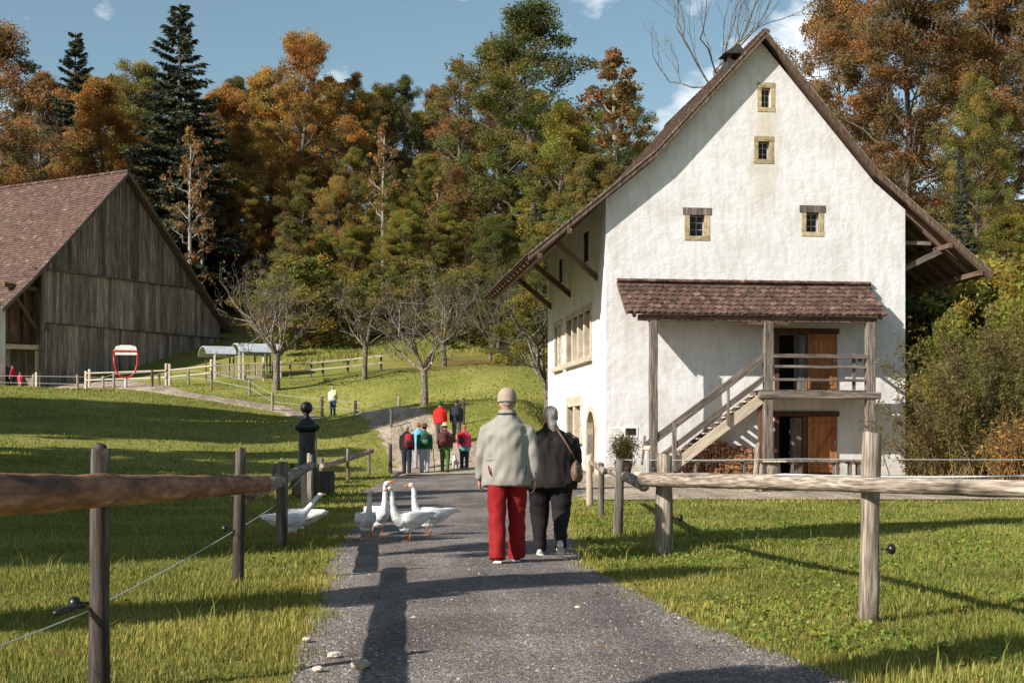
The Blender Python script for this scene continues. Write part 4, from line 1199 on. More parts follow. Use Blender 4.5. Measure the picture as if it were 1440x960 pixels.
MB().box((.9, -1.6, .1), (1.6, .4, .24)).build('feed_step', MAT['stone_pale'], sh)

# ------------------------------------------------------------------ PEOPLE
def cloth(name, c, var=.25, rough=.85, bump=.25, scale=(30, 30, 30)):
    return M(name, [W(c, 1 - var), W(c, 1), W(c, 1 + var)], scale, rough=rough, bump=bump, bdist=.004, objrand=.05, spec=.2, bscale=2)
SKIN = M('skin', [(.40, .21, .145), (.52, .29, .20)], (20, 20, 20), rough=.55, bump=.1, objrand=.06)
HAIRW = M('white_hair', [(.22, .20, .17), (.48, .44, .385)], (60, 60, 12), rough=.6, bump=.5, objrand=.05)
HAIRG = M('grey_hair', [(.20, .18, .165), (.40, .37, .34)], (60, 60, 12), rough=.6, bump=.5, objrand=.05)
HAIRR = M('ginger_hair', [(.22, .085, .03), (.36, .16, .06)], (60, 60, 12), rough=.6, bump=.5, objrand=.05)
HAIRD = M('dark_hair', [(.015, .011, .009), (.05, .035, .025)], (60, 60, 12), rough=.5, bump=.5, objrand=.05)
BLACKC = cloth('black_cloth', (.016, .015, .016)); NAVY = cloth('navy_cloth', (.02, .028, .045)); SHOEW = cloth('white_shoe', (.55, .53, .5), .1); SHOED = cloth('dark_shoe', (.03, .022, .02))
SHOER = cloth('maroon_shoe', (.10, .02, .018)); SOLE = cloth('white_sole', (.7, .68, .63), .05)

def person(pos, rz, label, hgt=1.75, legs=((.0, .0), (.0, .0)), arms=((.1, .2), (.1, .2)), top=None, pants=None, shoe=None, hem=.86, bulk=1.0, hair=None, hat=None,
           near=False, skirt=None, armout=.10, head_turn=0, lean=0.0, headfwd=.02, seed=0, longhair=False, cuff=.070, girth=1.0, group=None, short=False, sitz=0):
    s = hgt / 1.75
    root = empty('person', pos, rz, label, 'person', group)
    root.scale = (s, s, s)
    vb, vc = (.0075, .010) if near else (.02, .02)
    # -- skeleton
    J = []
    for sx, (a, b) in zip((-1, 1), legs):
        hip = Vector((sx * .092 * girth, 0, .92)); knee = hip + .43 * Vector((sx * .01, math.sin(a), -math.cos(a)))
        ank = knee + .42 * Vector((0, math.sin(a - b), -math.cos(a - b)))
        J.append([hip, knee, ank, a - b])
    low = min(j[2].z - .07 - max(0, -math.sin(j[3])) * .0 for j in J)
    dz = -low
    up = lambda p: Vector(p) + Vector((0, 0, dz))
    for j in J: j[0], j[1], j[2] = up(j[0]), up(j[1]), up(j[2])
    sh_ = lambda z: lean * (z - .92)
    T = lambda x, y, z: Vector((x, y + sh_(z), z + dz))
    ARM = []
    for sx, (a, b) in zip((-1, 1), arms):
        S = T(sx * .188 * girth, 0, 1.385)
        E = S + .29 * Vector((sx * math.sin(armout), math.sin(a) * math.cos(armout), -math.cos(a) * math.cos(armout)))
        Wr = E + .25 * Vector((sx * math.sin(armout * .35), math.sin(a + b), -math.cos(a + b)))
        ARM.append((S, E, Wr, a + b))
    hc = T(0, headfwd, 1.615)
    # -- body: one skin
    m = MB(); q = 14 if near else 8
    m.tube([T(0, 0, .9), T(0, 0, 1.1), T(0, 0, 1.3), T(0, 0, 1.42), T(0, 0, 1.47)], [(.14, .1), (.13, .095), (.15, .1), (.13, .08), (.06, .06)], q)
    m.tube([T(0, 0, 1.42), T(0, headfwd * .5, 1.5), hc + Vector((0, -.005, -.04))], [.065, .057, .058], q)
    m.ball(hc, (.076, .094, .118), 16, 12)
    m.ball(hc + Vector((0, .03, -.06)), (.056, .062, .06), 12, 8)
    if near:
        hq = Matrix.Rotation(head_turn, 4, 'Z')
        for sx in (-1, 1): m.ball(hc + hq @ Vector((sx * .078, -.005, -.01)), (.014, .024, .034), 8, 6)
        m.tube([hc + hq @ Vector((0, .085, .02)), hc + hq @ Vector((0, .112, -.022)), hc + hq @ Vector((0, .09, -.032))], [.011, .015, .012], 8)
        m.ball(hc + hq @ Vector((0, .085, -.062)), (.026, .014, .012), 8, 6)
        m.ball(hc + hq @ Vector((0, .06, -.1)), (.03, .03, .022), 8, 6)
    for (S, E, Wr, an) in ARM:
        m.tube([S + Vector((0, 0, .0)), E, Wr], [.05, .042, .03], q)
    for hip, knee, ank, an in J:
        m.tube([hip, knee, ank, ank - Vector((0, 0, .03))], [.08, .055, .04, .038], q)
    # hands with palm, four bent fingers and a thumb
    for sx, (S, E, Wr, an) in zip((-1, 1), ARM):
        d = (Wr - E).normalized(); f = Vector((0, d.z * -1, d.y)).normalized() if abs(d.x) < .9 else Vector((0, 1, 0)); f = (f - d * f.dot(d)).normalized()
        inn = Vector((-sx, 0, 0)); inn = (inn - d * inn.dot(d)).normalized()
        pc_ = Wr + d * .05
        m.tube([Wr - d * .01, Wr + d * .03, Wr + d * .085], [(.028, .02), (.02, .038), (.018, .04)] if abs(f.y) > .3 else [(.02, .028), (.02, .038), (.018, .04)], 10)
        for k in range(4):
            b0 = Wr + d * .08 + f * (.030 - k * .020)
            ln = (.036, .042, .039, .030)[k]
            p1 = b0 + (d * .9 + inn * .25).normalized() * ln
            p2 = p1 + (d * .55 + inn * .8).normalized() * ln * .75
            p3 = p2 + (d * .1 + inn).normalized() * ln * .55
            m.tube([b0 - d * .015, b0, p1, p2, p3], [.009, .0095, .009, .0082, .0068], 7)
        t0 = Wr + d * .02 + f * .03
        m.tube([t0 - d * .01, t0 + (f * .8 + d * .7 + inn * .3) * .03, t0 + (f * .9 + d * 1.5 + inn * .8) * .038], [.012, .0105, .008], 7)
    b = m.build('body', SKIN, root); fuse(b, vb, 3 if near else 2)
    if near:
        hq = Matrix.Rotation(head_turn, 4, 'Z')
        m = MB()
        for sx in (-1, 1): m.ball(hc + hq @ Vector((sx * .03, .083, .012)), (.012, .008, .008), 8, 6)
        m.build('eyes', SOLE, root, smooth=True)
    # -- trousers
    k = bulk
    m = MB()
    if not skirt or True:
        m.tube([T(0, 0, 1.02), T(0, -.01, .95), T(0, -.015, .88), T(0, -.01, .80)], [(.165 * girth, .115 * girth), (.178 * girth, .13 * girth), (.182 * girth, .135 * girth), (.12 * girth, .10)], 18)
        for hip, knee, ank, an in J:
            lo = ank + (ank - knee).normalized() * .03 + Vector((0, -.008, 0))
            mid = knee.lerp(ank, .55) + Vector((0, -.01, 0))
            m.tube([hip + Vector((0, -.01, .03)), hip.lerp(knee, .35) + Vector((0, -.008, 0)), knee, mid, lo], [(.098 * girth, .115 * girth), (.100 * girth, .110 * girth), (.084 * girth, .088), (cuff * girth, cuff * 1.06), (cuff * girth, cuff * 1.08)], 14)
        o = m.build('trousers', pants, root); fuse(o, vc, 4, .009 if near else 0, seed + 3, 15, (1.2, 1.2, 1.1))
    # -- shoes
    for hip, knee, ank, an in J:
        st_ = max(0, -an) * .9                                   # heel lifts as the shank goes back
        dq = Matrix.Rotation(-st_, 3, 'X')
        P = lambda y, z: ank + dq @ Vector((0, y, z))
        m = MB()
        m.tube([P(-.075, -.03), P(-.05, -.025), P(.02, -.02), P(.1, -.035), P(.165, -.045), P(.19, -.05)], [(.024, .028), (.038, .045), (.041, .05), (.045, .035), (.038, .024), (.018, .014)], 12, side=(1, 0, 0))
        so_ = m.build('shoe', shoe or SHOED, root, smooth=True)
        m = MB()
        for y0, y1, w in ((-.075, .02, .074), (.02, .12, .088), (.12, .185, .07)):
            m.bar(P(y0, -.062), P(y1, -.062), w, .022)
        m.build('sole', SOLE if near else (shoe or SHOED), so_)
    # -- top
    m = MB()
    hz = hem
    fl = 1.06
    m.tube([T(0, -.005, hz), T(0, -.005, hz + .06), T(0, 0, 1.04), T(0, 0, 1.18), T(0, -.005, 1.3), T(0, -.005, 1.39), T(0, 0, 1.45), T(0, .005, 1.49), T(0, .01, 1.525)],
           [(.205 * girth * k, .148 * girth * k), (.208 * girth * k, .152 * girth * k), (.195 * girth * k, .142 * girth * k), (.2 * girth * k, .142 * girth * k), (.205 * girth * k, .14 * girth * k), (.178 * girth * k, .115 * k), (.125 * k, .092 * k), (.088, .084), (.076, .078)], 20)
    for sx, (S, E, Wr, an) in zip((-1, 1), ARM):
        S = S - Vector((0, 0, .045))
        i = S + Vector((-sx * .08, 0, .03))
        end = Wr if not short else E
        m.tube([i, S + Vector((sx * .01, 0, -.015)), S.lerp(E, .5), E, E.lerp(end, .55) if not short else E + (E - S) * .06, end + (end - E) * .02 if not short else E + (E - S) * .1], [.068 * k, (.074 * k, .078 * k), .072 * k, .066 * k, .056 * k if not short else .066 * k, .047 * k if not short else .064 * k], 14)
    o = m.build('jacket' if near or k > 1.05 else 'shirt', top, root); fuse(o, vc, 9 if near else 4, .016 if near else 0, seed, 14, (1.5, 1.5, .6))
    if skirt:
        m = MB(); m.tube([T(0, 0, hem + .02), T(0, 0, hem - .1), T(0, 0, hem - .2)], [(.2 * girth, .15 * girth), (.205 * girth, .155 * girth), (.21 * girth, .16 * girth)], 16); m.build('tunic_hem', skirt, root, smooth=True)
    # -- hair and hats
    if hair:
        m = MB()
        m.ball(hc + Vector((0, -.016, .030)), (.076 if hat else .09, .098, .098), 16, 12)
        if longhair: m.tube([hc + Vector((0, -.05, 0)), hc + Vector((0, -.07, -.1)), hc + Vector((0, -.07, -.16))], [.07, .065, .04], 10)
        o = m.build('hair', hair, root); fuse(o, .008 if near else .016, 2, .004 if near else 0, seed, 40, (1, 1, .3))
    return root, T, hc, J, ARM

def cap(root, hc, mat, brim=True):
    m = MB(); V, Fs = [], []; n = 18; rings = 6
    for i in range(rings + 1):
        th = math.pi / 2 * i / rings
        for k in range(n):
            a = 2 * math.pi * k / n
            V.append((.096 * math.cos(th) * math.cos(a), .116 * math.cos(th) * math.sin(a), .012 + .105 * math.sin(th) ** .8))
    V += [(v[0] * 1.0, v[1] * 1.0, -.035) for v in V[:n]]
    b0 = (rings + 1) * n
    for i in range(rings):
        for k in range(n): Fs.append((i * n + k, i * n + (k + 1) % n, (i + 1) * n + (k + 1) % n, (i + 1) * n + k))
    for k in range(n): Fs.append((b0 + k, b0 + (k + 1) % n, (k + 1) % n, k))
    m.add(V, Fs)
    m.prism([(-.07, 0), (-.055, .075), (0, .095), (.055, .075), (.07, 0)], 0, .008) if False else None
    for k in range(7):
        a0, a1 = math.pi * (.15 + .1 * k), math.pi * (.15 + .1 * (k + 1))
        P0, P1 = Vector((.09 * math.cos(a0), .105 * math.sin(a0), -.02)), Vector((.09 * math.cos(a1), .105 * math.sin(a1), -.02))
        Q0, Q1 = Vector((.1 * math.cos(a0), .105 * math.sin(a0) + .07 * math.sin(a0), -.035)), Vector((.1 * math.cos(a1), .105 * math.sin(a1) + .07 * math.sin(a1), -.035))
        m.add([P0, P1, Q1, Q0, P0 - Vector((0, 0, .006)), P1 - Vector((0, 0, .006)), Q1 - Vector((0, 0, .006)), Q0 - Vector((0, 0, .006))], [(0, 1, 2, 3), (7, 6, 5, 4), (0, 4, 5, 1), (2, 6, 7, 3)])
    o = m.build('cap', mat, root, smooth=True, loc=hc + Vector((0, -.008, .045)))
    o.rotation_euler = (math.radians(-6), 0, 0)
    return o
def brim_hat(root, hc, mat, r=.17, band=None):
    m = sq([(0, r * .98), (.006, r), (.016, r * .9), (.02, .1), (.085, .09), (.11, .07), (.118, .03)], 18, 0)
    o = m.build('hat', mat, root, smooth=True, loc=hc + Vector((0, -.01, .055))); o.rotation_euler = (math.radians(5), 0, 0)
    return o
def backpack(root, rz, pos, s, mat, mat2, label, z=1.2, w=.30, hgt=.46, d=.2):
    """worn on the back of a person who stands at pos, facing rz"""
    b = empty('backpack', pos, rz, label, 'backpack'); b.scale = (s, s, s)
    yb = -.15
    o = MB().tube([(0, yb - d * .5, z - hgt / 2), (0, yb - d * .5, z - hgt * .38), (0, yb - d * .5, z), (0, yb - d * .48, z + hgt * .34), (0, yb - d * .42, z + hgt / 2)], [(w * .40, d * .42), (w * .5, d * .52), (w * .5, d * .5), (w * .45, d * .45), (w * .25, d * .25)], 14).build('bag', mat, b, smooth=True)
    MB().tube([(0, yb - d * .95, z - hgt * .36), (0, yb - d * 1.02, z - hgt * .1), (0, yb - d * .98, z + hgt * .02)], [(w * .32, d * .14), (w * .36, d * .2), (w * .3, d * .12)], 12).build('front_pocket', mat2, b, smooth=True)
    for sx in (-1, 1):
        MB().tube([(sx * .1, yb - .02, z + hgt * .4), (sx * .11, -.1, z + hgt * .5), (sx * .12, .02, z + hgt * .48), (sx * .125, .11, z + .1), (sx * .12, .05, z - .1), (sx * .12, yb, z - hgt * .35)], [(.022, .008)] * 6, 6).build('strap', mat2, b, smooth=True)
    return b

# the couple walking away on the lane
BEIGE = cloth('beige_windbreaker', (.285, .265, .232), .08, .6, .35, (18, 18, 6)); REDP = cloth('red_trousers', (.25, .012, .013), .18, .8, .3)
mp_ = Vector((wx(713, 14.5), 14.5, .03))
man, T, hc, J, ARM = person(mp_, math.radians(2), 'man in beige jacket, red trousers and pale cap walking away up the lane', 1.775,
    legs=((-.15, .10), (.20, .03)), arms=((.12, .2), (-.10, .2)), top=BEIGE, pants=REDP, shoe=SHOER, hem=.79, bulk=1.12, girth=1.06, hair=HAIRG, hat=True, near=True, cuff=.080, armout=.19, head_turn=math.radians(25), seed=1, headfwd=.03)
cap(man, hc, cloth('pale_cap', (.36, .29, .225), .08))
o = MB().tube([T(0, .015, 1.515), T(0, .018, 1.545)], [(.088, .09), (.085, .086)], 20, cap=False).build('collar', BEIGE, man, smooth=True)
o = MB().tube([T(0, .0, 1.497), T(0, .001, 1.51)], [(.099, .099), (.098, .098)], 20, cap=False).build('collar_band', NAVY, man, smooth=True)
o = MB().tube([T(0, -.003, 1.045), T(0, -.003, 1.058), T(0, -.003, 1.07)], [(.2325, .1615), (.2345, .1635), (.2325, .1615)], 26, cap=False).build('waist_seam', BEIGE, man, smooth=True)
for sx in (-1, 1):
    o = MB().bar(T(sx * .17, -.158, .90), T(sx * .19, -.142, .99), .012, .012).build('pocket_zip', REDP if sx < 0 else NAVY, man)
# glasses arm
MB().tube([hc + Vector((-.079, -.02, .012)), hc + Vector((-.08, .07, .014))], .0035, 6).build('glasses_arm', MAT['plastic_black'], man)

wp = Vector((wx(774, 15.4), 15.4, .03))
CHAR = cloth('charcoal_sweater', (.02, .017, .017), .15, .9, .5, (60, 60, 60))
woman, T, hc, J, ARM = person(wp, math.radians(-4), 'woman with grey ponytail in black clothes walking beside the man in beige', 1.63,
    legs=((.12, .05), (-.12, .55)), arms=((-.05, .2), (.05, .9)), top=CHAR, pants=BLACKC, shoe=SHOEW, hem=.78, bulk=1.14, girth=1.33, hair=HAIRW, near=True, cuff=.058, armout=.16, head_turn=math.radians(-10), seed=4, headfwd=.04, lean=.05)
m = MB().tube([hc + Vector((.0, -.085, .02)), hc + Vector((.012, -.125, -.02)), hc + Vector((.03, -.135, -.09)), hc + Vector((.04, -.12, -.16)), hc + Vector((.04, -.11, -.19))], [.028, .04, .056, .045, .02], 12)
o = m.build('ponytail', HAIRW, woman); fuse(o, .008, 2, .004, 5, 40, (1, 1, .3))
MB().tube([hc + Vector((-.025, -.098, .005)), hc + Vector((.025, -.104, .005))], [.022, .022], 8).build('hair_tie', BLACKC, woman, smooth=True)
LEATH = M('brown_leather', [(.06, .03, .02), (.14, .08, .055), (.22, .14, .10)], (14, 14, 14), rough=.5, bump=.3, objrand=0)
bagp = empty('handbag', wp, math.radians(-4), 'brown leather shoulder bag hanging at the woman\'s right hip', 'handbag'); bagp.scale = (.93,) * 3
m = MB().tube([(.30, -.09, .86), (.31, -.085, .92), (.30, -.06, 1.02), (.285, -.03, 1.10)], [(.055, .10), (.075, .125), (.06, .10), (.03, .045)], 14); o = m.build('bag', LEATH, bagp); fuse(o, .012, 3, .008, 2, 16)
MB().tube([(.29, -.05, 1.09), (.25, -.13, 1.2), (.17, -.165, 1.34), (.09, -.13, 1.46), (.08, -.03, 1.50), (.10, .1, 1.44), (.2, .2, 1.25), (.29, .06, 1.08)], [(.013, .006)] * 8, 7, side=(1, 0, 0)).build('strap', LEATH, bagp, smooth=True)

# the walkers further up
def far(px, Y, rz, label, **kw):
    p = G(px, Y, .05)
    r = person(p, math.radians(rz), label, **kw)
    return r, p
GRN = cloth('green_shirt', (.012, .115, .06)); WALK = 'walkers on the lane'
PLAID = cloth('grey_blue_trousers', (.33, .34, .40), .3); MAROON = cloth('maroon_sweater', (.115, .03, .032)); OLIVE = cloth('green_trousers', (.055, .115, .03))
PINK = cloth('pink_sleeves', (.55, .05, .11)); TEAL = cloth('teal_tunic', (.09, .28, .28)); BLUE = cloth('light_blue_shirt', (.16, .40, .58)); REDJ = cloth('red_jacket', (.50, .022, .02))
REDB = cloth('red_backpack', (.33, .018, .022)); BLK2 = cloth('dark_backpack', (.025, .03, .032)); BRNB = cloth('brown_backpack', (.07, .03, .022)); BROWNH = cloth('brown_hat', (.09, .035, .022)); STRAW = cloth('straw_hat', (.50, .36, .19)); GREYT = cloth('grey_trousers', (.085, .078, .075)); JEANS = cloth('blue_jeans', (.05, .09, .14))
(r, T, hc, J, A), p = far(572, 49.8, -3, 'grey-haired walker in black shirt with red backpack, first from the grass', hgt=1.72, legs=((.05, .0), (-.05, .05)), top=BLACKC, pants=NAVY, hair=HAIRG, short=False, group=WALK)
backpack(r, math.radians(-3), p + Vector((.1, 0, 0)), .98, REDB, BLK2, 'red backpack on the walker in the black shirt', 1.2)
(r, T, hc, J, A), p = far(589, 51.5, 20, 'half-hidden walker in light blue shirt leaning behind the green shirt', hgt=1.70, legs=((.1, .0), (-.1, .1)), top=BLUE, pants=PLAID, hair=HAIRR, lean=.12, group=WALK)
(r, T, hc, J, A), p = far(597, 50.2, 0, 'walker in green shirt and brown hat with grey-green backpack and stick', hgt=1.72, legs=((.06, .0), (-.04, .05)), top=GRN, pants=PLAID, hair=HAIRD, bulk=1.08, girth=1.08, group=WALK)
brim_hat(r, hc, BROWNH)
backpack(r, 0, p + Vector((.05, 0, 0)), .98, BLK2, cloth('green_pocket', (.05, .16, .09)), 'dark grey-green backpack on the walker in the green shirt', 1.19)
o = MB().tube([p + Vector((.36, .1, -.05)), p + Vector((.3, .12, .85))], .014, 6).build('walking_stick', MAT['metal_black']); tag(o, 'thin dark walking stick held by the walker in green', 'walking stick')
(r, T, hc, J, A), p = far(626, 50.4, -2, 'walker in maroon sweater, green trousers and straw hat', hgt=1.74, legs=((.0, .0), (-.12, .25)), top=MAROON, pants=OLIVE, shoe=SHOER, hair=HAIRD, group=WALK, hem=.92)
brim_hat(r, hc, STRAW, .15)
backpack(r, math.radians(-2), p + Vector((-.05, 0, 0)), .98, BRNB, MAROON, 'brown backpack on the walker in the straw hat', 1.2)
(r, T, hc, J, A), p = far(653, 51.2, 2, 'ginger-haired walker in pink sleeves, teal tunic and red backpack', hgt=1.62, legs=((.04, .0), (-.05, .08)), top=PINK, pants=NAVY, shoe=cloth('teal_shoe', (.08, .25, .25)), hair=HAIRR, skirt=TEAL, hem=.90, group=WALK)
backpack(r, math.radians(2), p + Vector((-.12, 0, 0)), .93, REDB, BLK2, 'red backpack with navy top on the walker in pink', 1.2, .34)
(r, T, hc, J, A), p = far(619, 56.5, -4, 'walker in bright red jacket higher up the path', hgt=1.74, legs=((.15, .1), (-.15, .2)), top=REDJ, pants=GREYT, hair=HAIRD, bulk=1.12, group=WALK)
cap(r, hc, cloth('green_cap', (.02, .08, .04)))
(r, T, hc, J, A), p = far(642, 56.8, 6, 'walker in dark jacket and cap beside the red jacket', hgt=1.72, legs=((.1, .1), (-.12, .2)), top=NAVY, pants=GREYT, hair=HAIRD, bulk=1.12, group=WALK)
backpack(r, math.radians(6), p + Vector((0, 0, .1)), .96, BLK2, NAVY, 'black backpack on the dark-jacketed walker up the path', 1.15)
YEL = cloth('yellow_pack', (.62, .66, .08)); PALE = cloth('pale_jacket', (.55, .56, .52), .1)
(r, T, hc, J, A), p = far(468, 80.5, 10, 'lone walker in pale jacket with yellow pack on the slope', hgt=1.68, legs=((.02, .0), (-.02, .0)), top=PALE, pants=JEANS, hair=HAIRG, bulk=1.1)
backpack(r, math.radians(10), p + Vector((.12, 0, 0)), .95, YEL, PALE, 'small yellow backpack on the lone walker', 1.3, .26, .4)
(r, T, hc, J, A), p = far(10, 96, 20, 'visitor in dark blue jacket by the barn opening', hgt=1.75, legs=((.02, 0), (0, 0)), top=cloth('dark_blue', (.03, .06, .12)), pants=NAVY, hair=HAIRG)
(r, T, hc, J, A), p = far(18, 95.6, 80, 'visitor in red jacket by the barn opening', hgt=1.66, legs=((.02, 0), (0, 0)), top=REDJ, pants=BLACKC, hair=HAIRD)
(r, T, hc, J, A), p = far(28, 95, -10, 'child in pink top in front of the barn opening', hgt=1.2, legs=((.02, 0), (0, 0)), top=PINK, pants=cloth('pink_leggings', (.5, .2, .24)), hair=HAIRR)

# small white dog with dark ears, standing between the walkers
dg_ = empty('dog', G(640, 51.4, .045), math.radians(100), 'small white dog with dark ears beside the walker in pink', 'dog')
WFUR = M('white_fur', [(.45, .42, .38), (.7, .67, .62)], (30, 30, 30), rough=.9, bump=.5, objrand=0); DFUR = M('dark_fur', [(.03, .02, .016), (.08, .05, .04)], (30, 30, 30), rough=.9, bump=.5, objrand=0)
m = MB().tube([(-.22, 0, .30), (-.18, 0, .29), (-.05, 0, .28), (.1, 0, .27), (.17, 0, .30), (.21, 0, .38), (.25, 0, .43)], [.05, .075, .075, .095, .085, .06, .05], 12)
m.ball((.27, 0, .45), (.07, .06, .06), 12, 8); m.tube([(.3, 0, .44), (.37, 0, .425)], [.035, .022], 8)
for sy in (-1, 1):
    m.tube([(.14, sy * .05, .26), (.135, sy * .055, .13), (.14, sy * .055, .02), (.165, sy * .055, .012)], [.04, .025, .02, .018], 8)
    m.tube([(-.17, sy * .05, .28), (-.13, sy * .06, .18), (-.2, sy * .06, .1), (-.18, sy * .06, .02), (-.155, sy * .06, .012)], [.055, .04, .023, .02, .018], 8)
m.tube([(-.22, 0, .31), (-.28, 0, .38), (-.27, 0, .46)], [.025, .02, .01], 8)
o = m.build('body', WFUR, dg_); fuse(o, .012, 2)
for sy in (-1, 1): MB().tube([(.24, sy * .045, .49), (.235, sy * .06, .53), (.245, sy * .07, .49)], [(.022, .01), (.02, .01), (.008, .006)], 8).build('ear', DFUR, dg_, smooth=True)
MB().ball((.375, 0, .43), .014, 8, 6).build('nose', MAT['plastic_black'], dg_, smooth=True)

# ------------------------------------------------------------------ GEESE
GOOSE = M('white_feathers', [(.60, .59, .57), (.74, .73, .71), (.82, .81, .79)], (5, 16, 16), rough=.75, bump=.9, bdist=.012, bscale=2, objrand=.04)
GREYG = M('greyish_feathers', [(.50, .50, .50), (.62, .62, .61), (.72, .72, .70)], (5, 16, 16), rough=.75, bump=.9, bdist=.012, bscale=2, objrand=.04)
BILL = M('orange_bill', [(.48, .15, .05), (.62, .23, .08)], rough=.5, bump=.1, objrand=.08); LEGC = M('orange_leg', [(.45, .16, .07), (.58, .24, .11)], (20, 20, 20), rough=.6, bump=.3, objrand=.08)
def goose(px, Y, heading, label, neck, mat, s=1.0, bill_pitch=0, step=.03, turn=0):
    """heading: degrees from the picture's right, counter-clockwise seen from above; neck: list of (x, z, r) above the chest"""
    X = wx(px, Y)
    z0 = .035 if on_path(np.array([X]), np.array([Y]))[0] else h(X, Y)
    root = empty('goose', (X, Y, z0), math.radians(heading), label, 'goose', 'white geese beside the lane'); root.scale = (s, s, s)
    m = MB()
    pts = [(-.44, .37, (.03, .012)), (-.36, .36, (.06, .035)), (-.24, .335, (.105, .09)), (-.10, .31, (.135, .128)), (.05, .305, (.14, .138)), (.16, .33, (.118, .12)), (.225, .375, (.082, .088))]
    P = [Vector((x, 0, z)) for x, z, r in pts]; rd = [r for _, _, r in pts]
    for x, z, r in neck[:-1]: P.append(Vector((x, 0, z))); rd.append((r, r))
    m.tube(P, rd, 16, side=(0, 1, 0))
    hx, hz_, _ = neck[-1]
    hp_ = Vector((hx, 0, hz_))
    rt_ = Matrix.Rotation(math.radians(turn), 3, 'Z') @ Matrix.Rotation(-bill_pitch, 3, 'Y')
    m.ball(hp_, (.052, .036, .04), 14, 10, M=rt_)
    m.tube([P[-1], hp_], [rd[-1][0], .034], 12)
    m.tube([(-.05, 0, .2), (.06, 0, .19), (.12, 0, .22)], [(.09, .07), (.10, .08), (.08, .07)], 12, side=(0, 1, 0))
    for sy in (-1, 1): m.tube([(.0, sy * .06, .22), (.01, sy * .065, .14)], [.048, .024], 10)
    b = m.build('body', mat, root); fuse(b, .011, 4)
    for sy in (-1, 1):
        m = MB().tube([(.17, sy * .105, .36), (.08, sy * .135, .36), (-.08, sy * .135, .35), (-.24, sy * .095, .365), (-.38, sy * .045, .395), (-.46, sy * .02, .405)], [(.02, .05), (.03, .088), (.032, .095), (.028, .07), (.018, .04), (.008, .012)], 12, side=(0, 1, 0))
        m.build('wing', mat, root, smooth=True)
        fx = step * sy
        MB().tube([(.01, sy * .065, .15), (-.005 + fx, sy * .065, .08), (.0 + fx, sy * .065, .015)], [.017, .011, .012], 8).build('leg', LEGC, root, smooth=True)
        m = MB()
        T3 = [(.0 + fx, sy * .065 - .0, .024), (.105 + fx, sy * .065 + .045, .006), (.12 + fx, sy * .065, .006), (.105 + fx, sy * .065 - .045, .006), (-.025 + fx, sy * .065, .008)]
        B3 = [(x, y, z - .008) for x, y, z in T3]
        m.add(T3 + B3, [(0, 3, 2), (0, 2, 1), (0, 1, 4), (0, 4, 3), (5, 7, 8), (5, 6, 7), (5, 9, 6), (5, 8, 9), (1, 2, 7, 6), (2, 3, 8, 7), (3, 4, 9, 8), (4, 1, 6, 9)]); m.build('foot', LEGC, root)
    bl = MB()
    q = lambda x, z, y=0: hp_ + rt_ @ Vector((x, y, z))
    bl.tube([q(.035, .004), q(.06, .0), q(.095, -.008), q(.118, -.013)], [(.022, .024), (.020, .019), (.015, .012), (.007, .006)], 10, side=(0, 1, 0)); bl.build('bill', BILL, root, smooth=True)
    for sy in (-1, 1): MB().ball(q(.012, .012, sy * .0335), .0065, 8, 6).build('eye', MAT['plastic_black'], root, smooth=True)
    return root
UPR = [(.265, .45, .06), (.285, .53, .046), (.295, .62, .040), (.30, .70, .037), (.315, .755, .037), (.345, .785, 0)]
UPT = [(.255, .45, .06), (.27, .54, .046), (.275, .64, .040), (.28, .73, .037), (.295, .775, .037), (.33, .80, 0)]
REACH = [(.29, .45, .058), (.36, .52, .045), (.43, .60, .039), (.49, .67, .036), (.515, .70, .036), (.55, .715, 0)]
goose(514, 17.8, -72, 'greyish goose facing the camera, leftmost of the four geese on the lane', UPR, GREYG, .76, 0, .02, turn=60)
goose(531, 18.6, -60, 'white goose lifting its bill, behind the other geese on the lane', UPT, GOOSE, .85, .4, turn=60)
goose(575, 17.5, 218, 'grey-backed goose in front, turned left among the geese on the lane', UPR, GREYG, .82, -.12)
goose(605, 18.5, 206, 'white goose with long neck facing left, rightmost on the lane', UPT, GOOSE, .82, 0, turn=-15)
goose(405, 18.0, 32, 'white goose stretching its neck to the right behind the fence post', REACH, GOOSE, .80, .15, .08)
goose(421, 18.6, 165, 'white goose on the grass looking left behind the fence post', [(.265, .43, .06), (.285, .48, .05), (.30, .54, .044), (.315, .58, .04), (.325, .61, .038), (.36, .625, 0)], GOOSE, .86, 0)

# loose stones at the lane edge
for i, (px, Y, r, lab) in enumerate(((507, 7.85, .055, 'pale flat stone at the left edge of the lane'), (470, 8.25, .035, 'small pale stone on the left lane edge, beyond the flat one'), (432, 8.9, .03, 'little stone where the lane meets the left grass'), (582, 10.0, .02, 'dark pebble lying near the middle of the lane'), (447, 7.75, .03, 'rounded stone in the rubble at the near left lane edge'), (812, 10.6, .024, 'flat grey stone on the sunlit lane before the couple'))):
    m = MB(); rr = random.Random(i + 40); m.ball((0, 0, r * .3), (r * 1.3, r, r * .55), 9, 6, M=Matrix.Rotation(rr.uniform(-.2, .2), 3, 'X'))
    m.v = [tuple(c * (1 + rr.uniform(-.14, .14)) for c in v) for v in m.v]
    o = m.build('stone', MAT['stone_pale'], loc=(wx(px, Y), Y, .03), rot=(0, 0, rr.uniform(0, 3))); tag(o, lab, 'stone')
